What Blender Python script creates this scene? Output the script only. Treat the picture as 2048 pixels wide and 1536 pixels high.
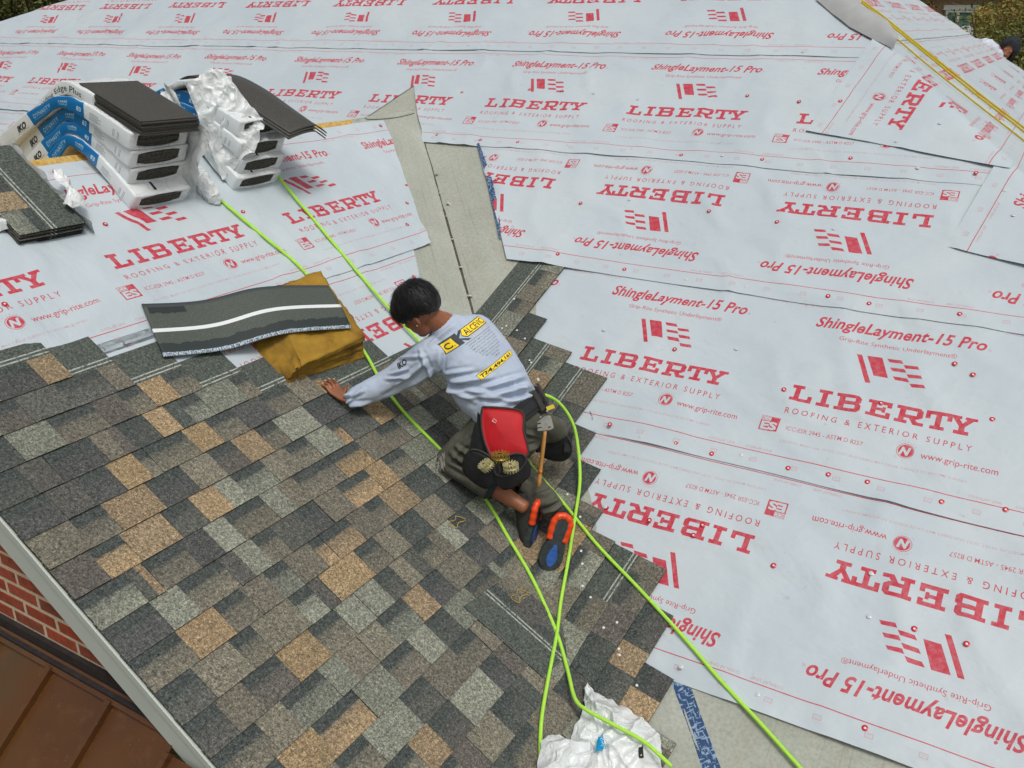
import bpy, bmesh, math, random
import numpy as np
from mathutils import Vector, Matrix, noise

for o in list(bpy.data.objects):
    bpy.data.objects.remove(o)
scene = bpy.context.scene
COL = scene.collection
R = math.radians

# ------------------------------------------------------------ camera, sky, sun
# World frame: origin on the valley between the small gable slope (A) and the
# main slope (B); +X runs down slope A, +Y runs up slope B, Z is up.
cam_data = bpy.data.cameras.new('camera')
cam_data.sensor_width = 36.0
cam_data.lens = 36.0 * 1760.0 / 2048.0
cam_data.clip_start = 0.05
cam_data.clip_end = 600.0
cam = bpy.data.objects.new('camera', cam_data)
COL.objects.link(cam)
cam.location = (2.975, -4.487, 1.694)
cam.rotation_euler = (R(90 - 22.13), 0, R(30.86))
scene.camera = cam

SUN_EL, SUN_AZ = R(60), R(128)
world = bpy.data.worlds.new('World')
scene.world = world
world.use_nodes = True
wn, wl = world.node_tree.nodes, world.node_tree.links
wn.clear()
w_out = wn.new('ShaderNodeOutputWorld')
w_bg = wn.new('ShaderNodeBackground')
w_sky = wn.new('ShaderNodeTexSky')
w_sky.sky_type = 'NISHITA'
w_sky.sun_disc = False
w_sky.sun_elevation = SUN_EL
w_sky.sun_rotation = SUN_AZ
w_sky.air_density = 1.6
w_sky.dust_density = 6.0
w_sky.ozone_density = 1.0
w_hs = wn.new('ShaderNodeHueSaturation')
w_hs.inputs['Saturation'].default_value = 0.30
w_bg.inputs['Strength'].default_value = 0.11
wl.new(w_sky.outputs[0], w_hs.inputs['Color'])
wl.new(w_hs.outputs[0], w_bg.inputs[0])
wl.new(w_bg.outputs[0], w_out.inputs[0])

sun_data = bpy.data.lights.new('sun', 'SUN')
sun_data.energy = 1.5
sun_data.angle = R(14)
sun_data.color = (1.0, 0.965, 0.91)
sun = bpy.data.objects.new('sun', sun_data)
COL.objects.link(sun)
# the sky's sun at rotation 0 stands over +Y and turns clockwise
sdir = Vector((math.sin(SUN_AZ) * math.cos(SUN_EL), math.cos(SUN_AZ) * math.cos(SUN_EL), math.sin(SUN_EL)))
sun.rotation_euler = sdir.to_track_quat('Z', 'Y').to_euler()

vs = scene.view_settings
vs.view_transform = 'Standard'
vs.look = 'None'
vs.gamma = 1.0
vs.use_curve_mapping = False
vs.exposure = -0.27

# ------------------------------------------------------------ helpers
def link(o):
    COL.objects.link(o)
    return o

def mesh(name, verts, faces, mat=None, parent=None, smooth=False, uv=None, col=None, mats=None, midx=None):
    """one mesh object; uv/col are per-vertex lists copied to the loops"""
    me = bpy.data.meshes.new(name)
    me.from_pydata([tuple(v) for v in verts], [], [tuple(f) for f in faces])
    if uv is not None:
        l = me.uv_layers.new(name='uv')
        li = np.zeros(len(me.loops), dtype=np.int32)
        me.loops.foreach_get('vertex_index', li)
        l.data.foreach_set('uv', np.asarray(uv, dtype=np.float32)[li].ravel())
    if col is not None:
        a = me.color_attributes.new('tint', 'FLOAT_COLOR', 'CORNER')
        li = np.zeros(len(me.loops), dtype=np.int32)
        me.loops.foreach_get('vertex_index', li)
        c = np.asarray(col, dtype=np.float32)
        if c.shape[1] == 3:
            c = np.hstack([c, np.ones((len(c), 1), np.float32)])
        a.data.foreach_set('color', c[li].ravel())
    for m in (mats or ([mat] if mat else [])):
        me.materials.append(m)
    if midx is not None:
        me.polygons.foreach_set('material_index', np.asarray(midx, dtype=np.int32))
    if smooth:
        me.polygons.foreach_set('use_smooth', [True] * len(me.polygons))
    me.update()
    o = link(bpy.data.objects.new(name, me))
    if parent:
        o.parent = parent
    return o

def empty(name, label, cat, loc=(0, 0, 0), group=None):
    o = link(bpy.data.objects.new(name, None))
    o.empty_display_size = 0.1
    o.location = loc
    tag(o, label, cat, group)
    return o

def tag(o, label=None, cat=None, group=None, kind=None):
    if label: o['label'] = label
    if cat: o['category'] = cat
    if group: o['group'] = group
    if kind: o['kind'] = kind
    return o

def rebase(root, loc):
    """put a finished thing's origin at its base without moving its parts"""
    loc = Vector(loc)
    d = loc - root.location
    root.location = loc
    for c in root.children:
        c.location = c.location - d

class MB:
    """collects simple shapes into one mesh"""
    def __init__(s):
        s.v, s.f, s.uv, s.m = [], [], [], []
    def add(s, verts, faces, uv=None, m=0):
        n = len(s.v)
        s.v += [tuple(v) for v in verts]
        s.uv += list(uv) if uv is not None else [(0, 0)] * len(verts)
        s.f += [tuple(i + n for i in f) for f in faces]
        s.m += [m] * len(faces)
    def box(s, c, size, ax=None, m=0):
        c = Vector(c); hx, hy, hz = [q / 2 for q in size]
        X, Y, Z = ax or (Vector((1, 0, 0)), Vector((0, 1, 0)), Vector((0, 0, 1)))
        vs_ = [c + X * (a * hx) + Y * (b * hy) + Z * (d * hz) for a in (-1, 1) for b in (-1, 1) for d in (-1, 1)]
        s.add(vs_, [(0, 1, 3, 2), (4, 6, 7, 5), (0, 4, 5, 1), (2, 3, 7, 6), (0, 2, 6, 4), (1, 5, 7, 3)], m=m)
    def tube(s, pts, rad, n=8, cap=True, m=0, flat=1.0):
        pts = [Vector(p) for p in pts]
        if not hasattr(rad, '__len__'): rad = [rad] * len(pts)
        up = None; base = len(s.v); vv = []; uvv = []
        L = 0
        for i, p in enumerate(pts):
            t = (pts[min(i + 1, len(pts) - 1)] - pts[max(i - 1, 0)]).normalized()
            if up is None:
                up = t.orthogonal().normalized()
            up = (up - t * up.dot(t)).normalized()
            sd = t.cross(up)
            if i: L += (p - pts[i - 1]).length
            for k in range(n):
                a = 2 * math.pi * k / n
                vv.append(p + (up * math.cos(a) * flat + sd * math.sin(a)) * rad[i])
                uvv.append((k / n, L))
        ff = []
        for i in range(len(pts) - 1):
            for k in range(n):
                a, b = i * n + k, i * n + (k + 1) % n
                ff.append((a, b, b + n, a + n))
        if cap:
            ff.append(tuple(range(n - 1, -1, -1)))
            ff.append(tuple((len(pts) - 1) * n + k for k in range(n)))
        s.add(vv, ff, uvv, m)
    def build(s, name, mat=None, parent=None, smooth=False, mats=None):
        return mesh(name, s.v, s.f, mat, parent, smooth, uv=s.uv, mats=mats, midx=s.m if mats else None)

def grid_faces(nu, nv):
    return [(j * nu + i, j * nu + i + 1, (j + 1) * nu + i + 1, (j + 1) * nu + i) for j in range(nv - 1) for i in range(nu - 1)]

def interp(pl, t):
    """piecewise linear lookup in [(t, value)...]"""
    if t <= pl[0][0]: return pl[0][1]
    for (a, va), (b, vb) in zip(pl, pl[1:]):
        if t <= b: return va + (vb - va) * (t - a) / (b - a)
    return pl[-1][1]

def bez(pts, n=8):
    """Catmull-Rom through the points"""
    P = [Vector(p) for p in pts]
    P = [P[0] * 2 - P[1]] + P + [P[-1] * 2 - P[-2]]
    out = []
    for i in range(1, len(P) - 2):
        a, b, c, d = P[i - 1:i + 3]
        for k in range(n):
            t = k / n
            out.append(0.5 * ((2 * b) + (c - a) * t + (2 * a - 5 * b + 4 * c - d) * t * t + (3 * b - a - 3 * c + d) * t ** 3))
    out.append(P[-2])
    return out

# ------------------------------------------------------------ materials
class NT:
    def __init__(s, name):
        s.mat = bpy.data.materials.new(name)
        s.mat.use_nodes = True
        s.n = s.mat.node_tree.nodes
        s.l = s.mat.node_tree.links
        s.b = s.n['Principled BSDF']
    def new(s, t, **kw):
        n = s.n.new('ShaderNode' + t)
        for k, v in kw.items():
            if k in n.inputs:
                n.inputs[k].default_value = v
            else:
                setattr(n, k, v)
        return n
    def link(s, a, b):
        s.l.new(a, b)
    def set(s, **kw):
        for k, v in kw.items():
            k = k.replace('_', ' ')
            s.b.inputs[k].default_value = v
    def coord(s, kind='Object'):
        return s.new('TexCoord').outputs[kind]
    def mapping(s, src, scale=(1, 1, 1), loc=(0, 0, 0), rot=(0, 0, 0)):
        m = s.new('Mapping')
        m.inputs['Scale'].default_value = scale
        m.inputs['Location'].default_value = loc
        m.inputs['Rotation'].default_value = rot
        s.link(src, m.inputs[0])
        return m.outputs[0]
    def noise(s, vec, scale, detail=3, rough=0.55, dist=0.0):
        n = s.new('TexNoise')
        n.inputs['Scale'].default_value = scale
        n.inputs['Detail'].default_value = detail
        n.inputs['Roughness'].default_value = rough
        n.inputs['Distortion'].default_value = dist
        if vec is not None: s.link(vec, n.inputs['Vector'])
        return n.outputs[0]
    def ramp(s, src, stops, interp='LINEAR'):
        r = s.new('ValToRGB')
        r.color_ramp.interpolation = interp
        while len(r.color_ramp.elements) < len(stops):
            r.color_ramp.elements.new(0.5)
        for e, (p, c) in zip(r.color_ramp.elements, stops):
            e.position = p
            e.color = (c[0], c[1], c[2], 1) if hasattr(c, '__len__') else (c, c, c, 1)
        s.link(src, r.inputs[0])
        return r.outputs[0]
    def mix(s, fac, a, b, mode='MIX'):
        m = s.new('Mix')
        m.data_type = 'RGBA'
        m.blend_type = mode
        for sock, v in ((m.inputs[0], fac), (m.inputs[6], a), (m.inputs[7], b)):
            if hasattr(v, 'links') or hasattr(v, 'is_linked'):
                s.link(v, sock)
            elif hasattr(v, '__len__'):
                sock.default_value = (v[0], v[1], v[2], 1)
            else:
                sock.default_value = v
        return m.outputs[2]
    def math(s, op, a, b=None):
        m = s.new('Math')
        m.operation = op
        for sock, v in ((m.inputs[0], a), (m.inputs[1], b)):
            if v is None: continue
            if hasattr(v, 'is_linked'): s.link(v, sock)
            else: sock.default_value = v
        return m.outputs[0]
    def bump(s, h, strength=0.3, dist=0.01, normal=None):
        b = s.new('Bump')
        b.inputs['Strength'].default_value = strength
        b.inputs['Distance'].default_value = dist
        s.link(h, b.inputs['Height'])
        if normal is not None: s.link(normal, b.inputs['Normal'])
        return b.outputs[0]
    def out(s, color=None, normal=None, rough=None):
        if color is not None: s.link(color, s.b.inputs['Base Color'])
        if normal is not None: s.link(normal, s.b.inputs['Normal'])
        if rough is not None: s.link(rough, s.b.inputs['Roughness'])
        return s.mat

def plain(name, col, rough=0.6, var=0.15, scale=20, bump=0.1, bscale=None, metallic=0.0, spec=None):
    t = NT(name)
    c = t.coord('Object')
    n = t.noise(c, scale, 4)
    k = t.ramp(n, [(0.3, tuple(q * (1 - var) for q in col)), (0.7, tuple(min(1, q * (1 + var)) for q in col))])
    t.set(Roughness=rough, Metallic=metallic)
    if spec is not None: t.b.inputs['Specular IOR Level'].default_value = spec
    nb = t.noise(c, bscale or scale * 6, 3)
    return t.out(k, t.bump(nb, bump, 0.004))

# ------------------------------------------------------------ rasteriser: flat print drawn from outlines
_fc = {}
def text_tris(s, bold=0.0, shear=0.0, space=1.0):
    """triangles (n,3,2) of a line of lettering, cap height 1, baseline 0, starting at x=0"""
    key = (s, bold, shear, space)
    if key in _fc: return _fc[key]
    def tri(st):
        cu = bpy.data.curves.new('lettering', 'FONT')
        cu.body = st; cu.size = 1.0; cu.offset = bold; cu.shear = shear; cu.space_character = space
        cu.resolution_u = 3
        ob = bpy.data.objects.new('lettering', cu)
        me = bpy.data.meshes.new_from_object(ob)
        me.calc_loop_triangles()
        v = np.zeros(len(me.vertices) * 3); me.vertices.foreach_get('co', v); v = v.reshape(-1, 3)[:, :2]
        t = np.zeros(len(me.loop_triangles) * 3, dtype=np.int32); me.loop_triangles.foreach_get('vertices', t)
        bpy.data.objects.remove(ob); bpy.data.curves.remove(cu); bpy.data.meshes.remove(me)
        return v[t.reshape(-1, 3)]
    cap = tri('H')[:, :, 1].max()
    T = tri(s) / cap
    T[:, :, 0] -= T[:, :, 0].min()
    _fc[key] = T
    return T

class Raster:
    def __init__(s, w_m, h_m, ppm, ss=2):
        s.W, s.H, s.ss = int(round(w_m * ppm)), int(round(h_m * ppm)), ss
        s.k = ppm * ss
        s.a = np.zeros((s.H * ss, s.W * ss), dtype=np.float32)
    def tris(s, T, val=1.0):
        T = np.asarray(T) * s.k
        Hh, Ww = s.a.shape
        for t in T:
            x0, y0 = np.floor(t.min(0)).astype(int); x1, y1 = np.ceil(t.max(0)).astype(int)
            x0, y0 = max(x0, 0), max(y0, 0); x1, y1 = min(x1, Ww), min(y1, Hh)
            if x1 <= x0 or y1 <= y0: continue
            (ax, ay), (bx, by), (cx, cy) = t
            den = (by - cy) * (ax - cx) + (cx - bx) * (ay - cy)
            if abs(den) < 1e-9: continue
            X = np.arange(x0, x1)[None, :] + .5; Y = np.arange(y0, y1)[:, None] + .5
            l1 = ((by - cy) * (X - cx) + (cx - bx) * (Y - cy)) / den
            l2 = ((cy - ay) * (X - cx) + (ax - cx) * (Y - cy)) / den
            m = (l1 >= 0) & (l2 >= 0) & (l1 + l2 <= 1)
            s.a[y0:y1, x0:x1][m] = val
    def poly(s, pts, val=1.0):
        p = np.asarray(pts, float)
        s.tris(np.array([[p[0], p[i], p[i + 1]] for i in range(1, len(p) - 1)]), val)
    def rect(s, x0, y0, x1, y1, val=1.0):
        s.poly([(x0, y0), (x1, y0), (x1, y1), (x0, y1)], val)
    def disc(s, x, y, r, val=1.0, n=28):
        s.poly([(x + r * math.cos(6.2832 * i / n), y + r * math.sin(6.2832 * i / n)) for i in range(n)], val)
    def text(s, st, x, y, cap, width=None, bold=0.0, shear=0.0, space=1.0, val=1.0, rot=0.0):
        T = text_tris(st, bold, shear, space).copy()
        w = T[:, :, 0].max()
        T[:, :, 1] *= cap
        T[:, :, 0] *= (width / w) if width else cap
        if rot:
            c_, s_ = math.cos(rot), math.sin(rot)
            T = np.stack([T[:, :, 0] * c_ - T[:, :, 1] * s_, T[:, :, 0] * s_ + T[:, :, 1] * c_], -1)
        T += np.array([x, y])
        s.tris(T, val)
    def result(s):
        return s.a.reshape(s.H, s.ss, s.W, s.ss).mean((1, 3))

def image(name, rgb):
    """rgb: (H,W,3) array, row 0 at the bottom"""
    h, w = rgb.shape[:2]
    im = bpy.data.images.new(name, w, h, alpha=False, float_buffer=False)
    im.colorspace_settings.name = 'sRGB'
    px = np.ones((h, w, 4), dtype=np.float32)
    px[:, :, :3] = rgb
    im.pixels.foreach_set(px.ravel())
    im.update()
    im.pack()
    return im

# ------------------------------------------------------------ roof geometry
M = 0.677
Q = math.sqrt(1 + M * M)
NA = Vector((M, 0, 1)) / Q
NB = Vector((0, -M, 1)) / Q
HP = Vector((2.194, 1.981, 1.3411))           # a point on the right-hand hip
GROUND = -6.6

def PA(s, t, h=0.0):
    return Vector((t / Q, s, -M * t / Q)) + NA * h
def PB(s, t, h=0.0):
    return Vector((s, t / Q, M * t / Q)) + NB * h
def PD(s, t, h=0.0):
    return HP + Vector((t / Q, s, -M * t / Q)) + NA * h

VH = Vector((1, -1, -M)).normalized()          # down the valley (and down the hip)
VA = (Vector((0, 1, 0)) - VH * VH.y).normalized()   # in A, towards the valley
VB = (Vector((1, 0, 0)) - VH * VH.x).normalized()   # in B, away from the valley
UA = Vector((1, 0, -M)) / Q

def PV(S, T, h=0.0, r=0.07):
    """slope A unrolled across the valley onto slope B"""
    p = Vector((T / Q, S, -M * T / Q))
    l, d = p.dot(VH), p.dot(VA)
    if d <= -r: return p + NA * h
    if d >= r: return VH * l + VB * d + NB * h
    u = (d + r) / (2 * r)
    a, b = VA * (-r), VB * r
    q = a * (1 - u) ** 2 + b * u * u
    return VH * l + q + (NA * (1 - u) + NB * u).normalized() * h

def PH(s, t, h=0.0, r=0.05):
    """hip end D unrolled across the hip onto slope B"""
    p = Vector((t / Q, s, -M * t / Q))
    l, d = p.dot(VH), p.dot(VA)
    if d >= r: return HP + p + NA * h
    if d <= -r: return HP + VH * l + VB * d + NB * h
    u = (d + r) / (2 * r)
    q = VB * (-r) * (1 - u) ** 2 + VA * r * u * u
    return HP + VH * l + q + (NB * (1 - u) + NA * u).normalized() * h

def wr(s, t, k=0.0):
    """wrinkles shared by all sheets of a slope"""
    a = noise.noise(Vector((s * 1.1 + t * .5, t * 1.9 - s * .35, k)))
    b = noise.noise(Vector((s * 3.1 + t * 1.3, t * 4.3, k + 7)))
    c = abs(noise.noise(Vector((s * 1.6 - t * 1.1, t * 2.2 + s * 1.4, k + 3))))
    return max(.0004, 0.009 * (a + .5) + 0.0055 * b + 0.012 * max(0, .16 - c) / .16)

# ------------------------------------------------------------ house materials
def mat_osb():
    t = NT('osb')
    c = t.coord('Object')
    vo = t.new('TexVoronoi', feature='F1'); vo.inputs['Scale'].default_value = 45
    w = t.noise(c, 30, 3); 
    m = t.new('Mapping'); m.inputs['Scale'].default_value = (1, 2.2, 1); t.link(c, m.inputs[0])
    t.link(m.outputs[0], vo.inputs['Vector'])
    k = t.ramp(vo.outputs['Color'], [(0.1, (0.46, 0.27, 0.06)), (0.5, (0.62, 0.40, 0.10)), (0.9, (0.74, 0.53, 0.20))])
    k = t.mix(t.ramp(w, [(0.35, 0.0), (0.75, 0.5)]), k, (0.35, 0.19, 0.05))
    t.set(Roughness=0.7)
    return t.out(k, t.bump(vo.outputs['Distance'], .4, .003))
M_OSB = mat_osb()

def mat_membrane():
    t = NT('membrane')
    c = t.coord('Object')
    u = t.coord('UV')
    n1 = t.noise(c, 3.0, 4); n2 = t.noise(c, 60, 4, .7); n3 = t.noise(t.mapping(u, (5, .5, 1)), 2.0, 4, .6)
    k = t.ramp(n1, [(0.3, (0.36, 0.385, 0.325)), (0.7, (0.45, 0.475, 0.415))])
    k = t.mix(t.ramp(n3, [(0.45, 0.0), (0.68, 0.40)]), k, (0.40, 0.37, 0.29))
    ns_ = t.noise(t.mapping(u, (60, 1.0, 1)), 1.0, 2, .5)
    k = t.mix(t.ramp(ns_, [(0.60, 0.0), (0.72, 0.5)]), k, (0.24, 0.245, 0.21))
    k = t.mix(t.ramp(n2, [(0.35, 0.35), (0.6, 0.0)]), k, (0.17, 0.18, 0.16))
    t.set(Roughness=0.75)
    return t.out(k, t.bump(n2, .25, .003))
M_MEMB = mat_membrane()

def mat_film():
    t = NT('release_film')
    c = t.coord('UV')
    n = t.noise(t.mapping(c, (26, 90, 1)), 1.0, 2, .6)
    n2 = t.noise(t.mapping(c, (90, 26, 1)), 1.0, 2, .6)
    k = t.ramp(n, [(0.56, 0.0), (0.60, 1.0)]); k2 = t.ramp(n2, [(0.56, 0.0), (0.60, 1.0)])
    k = t.mix(1.0, k, k2, 'LIGHTEN')
    k = t.mix(k, (0.018, 0.06, 0.16), (0.25, 0.36, 0.50))
    t.set(Roughness=0.35)
    return t.out(k)
M_FILM = mat_film()
M_FASCIA = plain('painted_metal', (0.56, 0.61, 0.56), .4, .03, 4, .02)
M_BACK = plain('sheet_back', (0.40, 0.41, 0.41), .55, .06, 12, .1)
M_CAPRED = plain('cap_red', (0.52, 0.012, 0.035), .3, .1, 30, .0)
M_CAPWHT = plain('nail_steel', (0.75, 0.75, 0.72), .35, .05, 30, .0)
M_CAPCLR = plain('cap_clear', (0.58, 0.60, 0.60), .15, .05, 30, .0)
M_DARKMET = plain('flashing', (0.030, 0.026, 0.026), .5, .3, 25, .15)

def mat_copper():
    t = NT('brown_metal')
    c = t.coord('Object')
    n = t.noise(c, 1.8, 3); n2 = t.noise(c, 14, 4); n3 = t.noise(c, 130, 2, .8)
    k = t.ramp(n, [(0.3, (0.060, 0.020, 0.008)), (0.55, (0.095, 0.036, 0.007)), (0.8, (0.075, 0.044, 0.016))])
    k = t.mix(t.ramp(n2, [(0.55, 0.0), (0.8, .35)]), k, (0.16, 0.075, 0.03))
    k = t.mix(t.ramp(n3, [(0.70, 0.0), (0.74, .6)]), k, (0.30, 0.23, 0.16))
    t.set(Roughness=0.42, Metallic=0.0)
    return t.out(k, t.bump(n2, .08, .004))
M_COPPER = mat_copper()

def mat_brick():
    t = NT('brick_face')
    o = t.new('ObjectInfo')
    c = t.coord('Object')
    v = t.mapping(c, (1, 1, 1))
    add = t.new('VectorMath', operation='ADD'); t.link(c, add.inputs[0])
    sc = t.new('VectorMath', operation='SCALE'); t.link(o.outputs['Location'], sc.inputs[0]); sc.inputs['Scale'].default_value = 3.0
    t.link(sc.outputs[0], add.inputs[1])
    n = t.noise(add.outputs[0], 28, 5, .65); n2 = t.noise(add.outputs[0], 9, 3)
    k = t.ramp(o.outputs['Random'], [(0.0, (0.36, 0.055, 0.025)), (0.35, (0.48, 0.075, 0.032)), (0.65, (0.44, 0.09, 0.05)), (0.85, (0.26, 0.06, 0.03)), (1.0, (0.54, 0.11, 0.055))])
    k = t.mix(t.ramp(n, [(0.35, 0.0), (0.75, .75)]), k, (0.11, 0.045, 0.02))
    k = t.mix(t.ramp(n2, [(0.56, 0.0), (0.8, .35)]), k, (0.50, 0.22, 0.16))
    t.set(Roughness=0.85)
    return t.out(k, t.bump(n, .6, .006))
M_BRICK = mat_brick()
M_MORTAR = plain('mortar', (0.62, 0.54, 0.38), .9, .15, 60, .4)

# ------------------------------------------------------------ the house
house = empty('house', 'brick house whose roof is half grey printed underlayment, half brown shingles', 'house', (0, 0, GROUND))

def part(o, label=None):
    """parent to the house keeping world position"""
    o.parent = house
    o.location = o.location - house.location
    if label: o['label'] = label
    return o
def sub(o, p):
    o.parent = p
    return o

def slab(name, pts, nrm, th, mat):
    n = len(pts)
    v = [Vector(p) for p in pts] + [Vector(p) - nrm * th for p in pts]
    f = [tuple(range(n)), tuple(range(2 * n - 1, n - 1, -1))] + [(i, i + n, (i + 1) % n + n, (i + 1) % n) for i in range(n)]
    return part(mesh(name, v, f, mat))

def bxy(X, Y, h=-0.003): return PB(X, Y * Q, h)
RIDGE_T = -1.876
slab('roof_deck', [PA(-3.03, RIDGE_T, -.003), PA(-3.03, 3.655, -.003), PA(1.553, RIDGE_T, -.003)], NA, .02, M_OSB)
slab('roof_deck', [bxy(-1.553, 1.553), bxy(3.03, -3.03), bxy(7.205, -3.03), bxy(-1.105, 5.28), bxy(-2.04, 5.28), bxy(-12, 1.3), bxy(-12, -3.03), bxy(-6.136, -3.03)], NB, .02, M_OSB)
def dxy(X, Y): return Vector((X, Y, HP.z - M * (X - HP.x))) - NA * .003
slab('roof_deck', [dxy(-1.105, 5.28), dxy(7.205, -3.03), dxy(7.205, 13.59)], NA, .02, M_OSB)
NR = Vector((0, M, 1)) / Q
slab('roof_deck', [Vector((-1.105, 5.28, 3.572)), Vector((7.205, 13.59, -2.054)), Vector((-10.0, 13.59, -2.054)), Vector((-2.04, 5.28, 3.572))], NR, .02, M_OSB)
NA2 = Vector((-M, 0, 1)) / Q
def a2(X, Y): return Vector((X, Y, 1.0483 + M * (X + 1.553)))
slab('roof_deck', [a2(-1.556, -3.03), a2(-1.556, 1.553), a2(-6.136, -3.03)], NA2, .02, M_OSB)
# left end of the main roof, facing away
slab('roof_deck', [bxy(-2.04, 5.28), bxy(-12, 1.3), Vector((-12, 12.0, -2.0))], Vector((-.5, .6, .6)).normalized(), .02, M_OSB)

# brick gable end under the rake, single bricks where the photograph shows them
WY = -2.985
gw = [(-1.553, 1.01), (2.75, 1.01 - M * 4.303), (2.75, GROUND), (-5.85, GROUND), (-5.85, 1.01 - M * 4.297)]
gable = part(mesh('gable_wall', [(x, WY, z) for x, z in gw] + [(x, WY + .2, z) for x, z in gw],
             [(4, 3, 2, 1, 0), (5, 6, 7, 8, 9)] + [(i, (i + 1) % 5, (i + 1) % 5 + 5, i + 5) for i in range(5)], M_MORTAR))
rng = random.Random(5)
def brick_mesh(w):
    b = MB(); hx, hy, hz = w / 2, .0030, .0268
    r = .003
    b.add([(-hx, hy, -hz), (hx, hy, -hz), (hx, hy, hz), (-hx, hy, hz), (-hx + r, -hy, -hz + r), (hx - r, -hy, -hz + r), (hx - r, -hy, hz - r), (-hx + r, -hy, hz - r)],
          [(4, 5, 6, 7), (0, 1, 5, 4), (1, 2, 6, 5), (2, 3, 7, 6), (3, 0, 4, 7)])
    me = bpy.data.meshes.new('brick'); me.from_pydata(b.v, [], b.f); me.materials.append(M_BRICK)
    return me
bm_full = brick_mesh(.189)
row = 0
z = -.72
while z < .7:
    x = -1.1 + (.1045 if row % 2 else 0) + rng.uniform(-.006, .006)
    while x < 1.15:
        top = 1.0483 - M * (x + 1.553 + .12)
        if z + .03 < top - .02:
            o = link(bpy.data.objects.new('brick', bm_full))
            o.location = (x + rng.uniform(-.002, .002), WY + .0012 - rng.uniform(0, .0012), z + rng.uniform(-.0015, .0015))
            o.rotation_euler = (0, rng.uniform(-.006, .006), 0)
            sub(o, gable)
        x += .2055 + rng.uniform(-.002, .002)
    z += .0675
    row += 1

# rake board and drip edge
def rake(name, y0, y1, d0, d1, mat):
    pts = []
    for t in (RIDGE_T, 3.66):
        for y in (y0, y1):
            for d in (d0, d1):
                p = PA(0, t); pts.append((p.x, y, p.z + d))
    return part(mesh(name, pts, [(0, 1, 3, 2), (4, 6, 7, 5), (0, 4, 5, 1), (2, 3, 7, 6), (0, 2, 6, 4), (1, 5, 7, 3)], mat))
rake('rake_board', -3.052, -3.028, -.165, -.006, M_FASCIA)
rake('drip_edge', -3.059, -3.0525, -.034, .0, M_FASCIA)

# brown standing-seam bay roof below the gable
mr = part(mesh('bay_roof', [(-1.7, WY - .012, -.66), (1.45, WY - .09, -.72), (1.45, -4.35, -1.755), (-1.7, -4.35, -1.755)], [(0, 1, 2, 3)], M_DARKMET))
def bay(x, y, h=0.0):
    n = Vector((0, -.8, 1)).normalized()
    return Vector((x, y, -.60 + (y - WY) * .8)) + n * h
xs = [-1.43, -1.07, -.705, -.343, .018, .378, .74, 1.10, 1.46]
for a, b in zip(xs, xs[1:]):
    nu, nv = 5, 14
    v = []
    for j in range(nv):
        for i in range(nu):
            x = a + .012 + (b - a - .024) * i / (nu - 1); y = WY - (.045 if a < .7 else .085) - 1.25 * j / (nv - 1)
            v.append(bay(x, y, .004 + .004 * noise.noise(Vector((x * 5, y * 4, 1)))))
    sub(mesh('metal_panel', v, [tuple(reversed(f)) for f in grid_faces(nu, nv)], M_COPPER, smooth=True), mr)
for x in xs:
    b = MB()
    p, q = bay(x, WY - (.05 if x < .7 else .09)), bay(x, WY - 1.3)
    d = (q - p).normalized(); n = Vector((0, -.8, 1)).normalized()
    b.box((p + q) / 2 + n * .014, (.022, (q - p).length, .03), (Vector((1, 0, 0)), d, n))
    b.box(p + n * .014, (.028, .02, .036), (Vector((1, 0, 0)), d, n))
    sub(b.build('seam', M_COPPER), mr)
b = MB()
b.box((-.42, WY - .012, -.575), (2.2, .02, .05)); b.box((-.42, WY - .03, -.602), (2.2, .045, .012))
sub(b.build('wall_flashing', M_DARKMET), mr)
b = MB(); n = Vector((0, -.8, 1)).normalized(); d = Vector((0, -1, -.8)).normalized()
b.box(bay(-.42, WY - .03, .014), (2.2, .05, .02), (Vector((1, 0, 0)), d, n))
sub(b.build('seam_cover', M_COPPER), mr)

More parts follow.
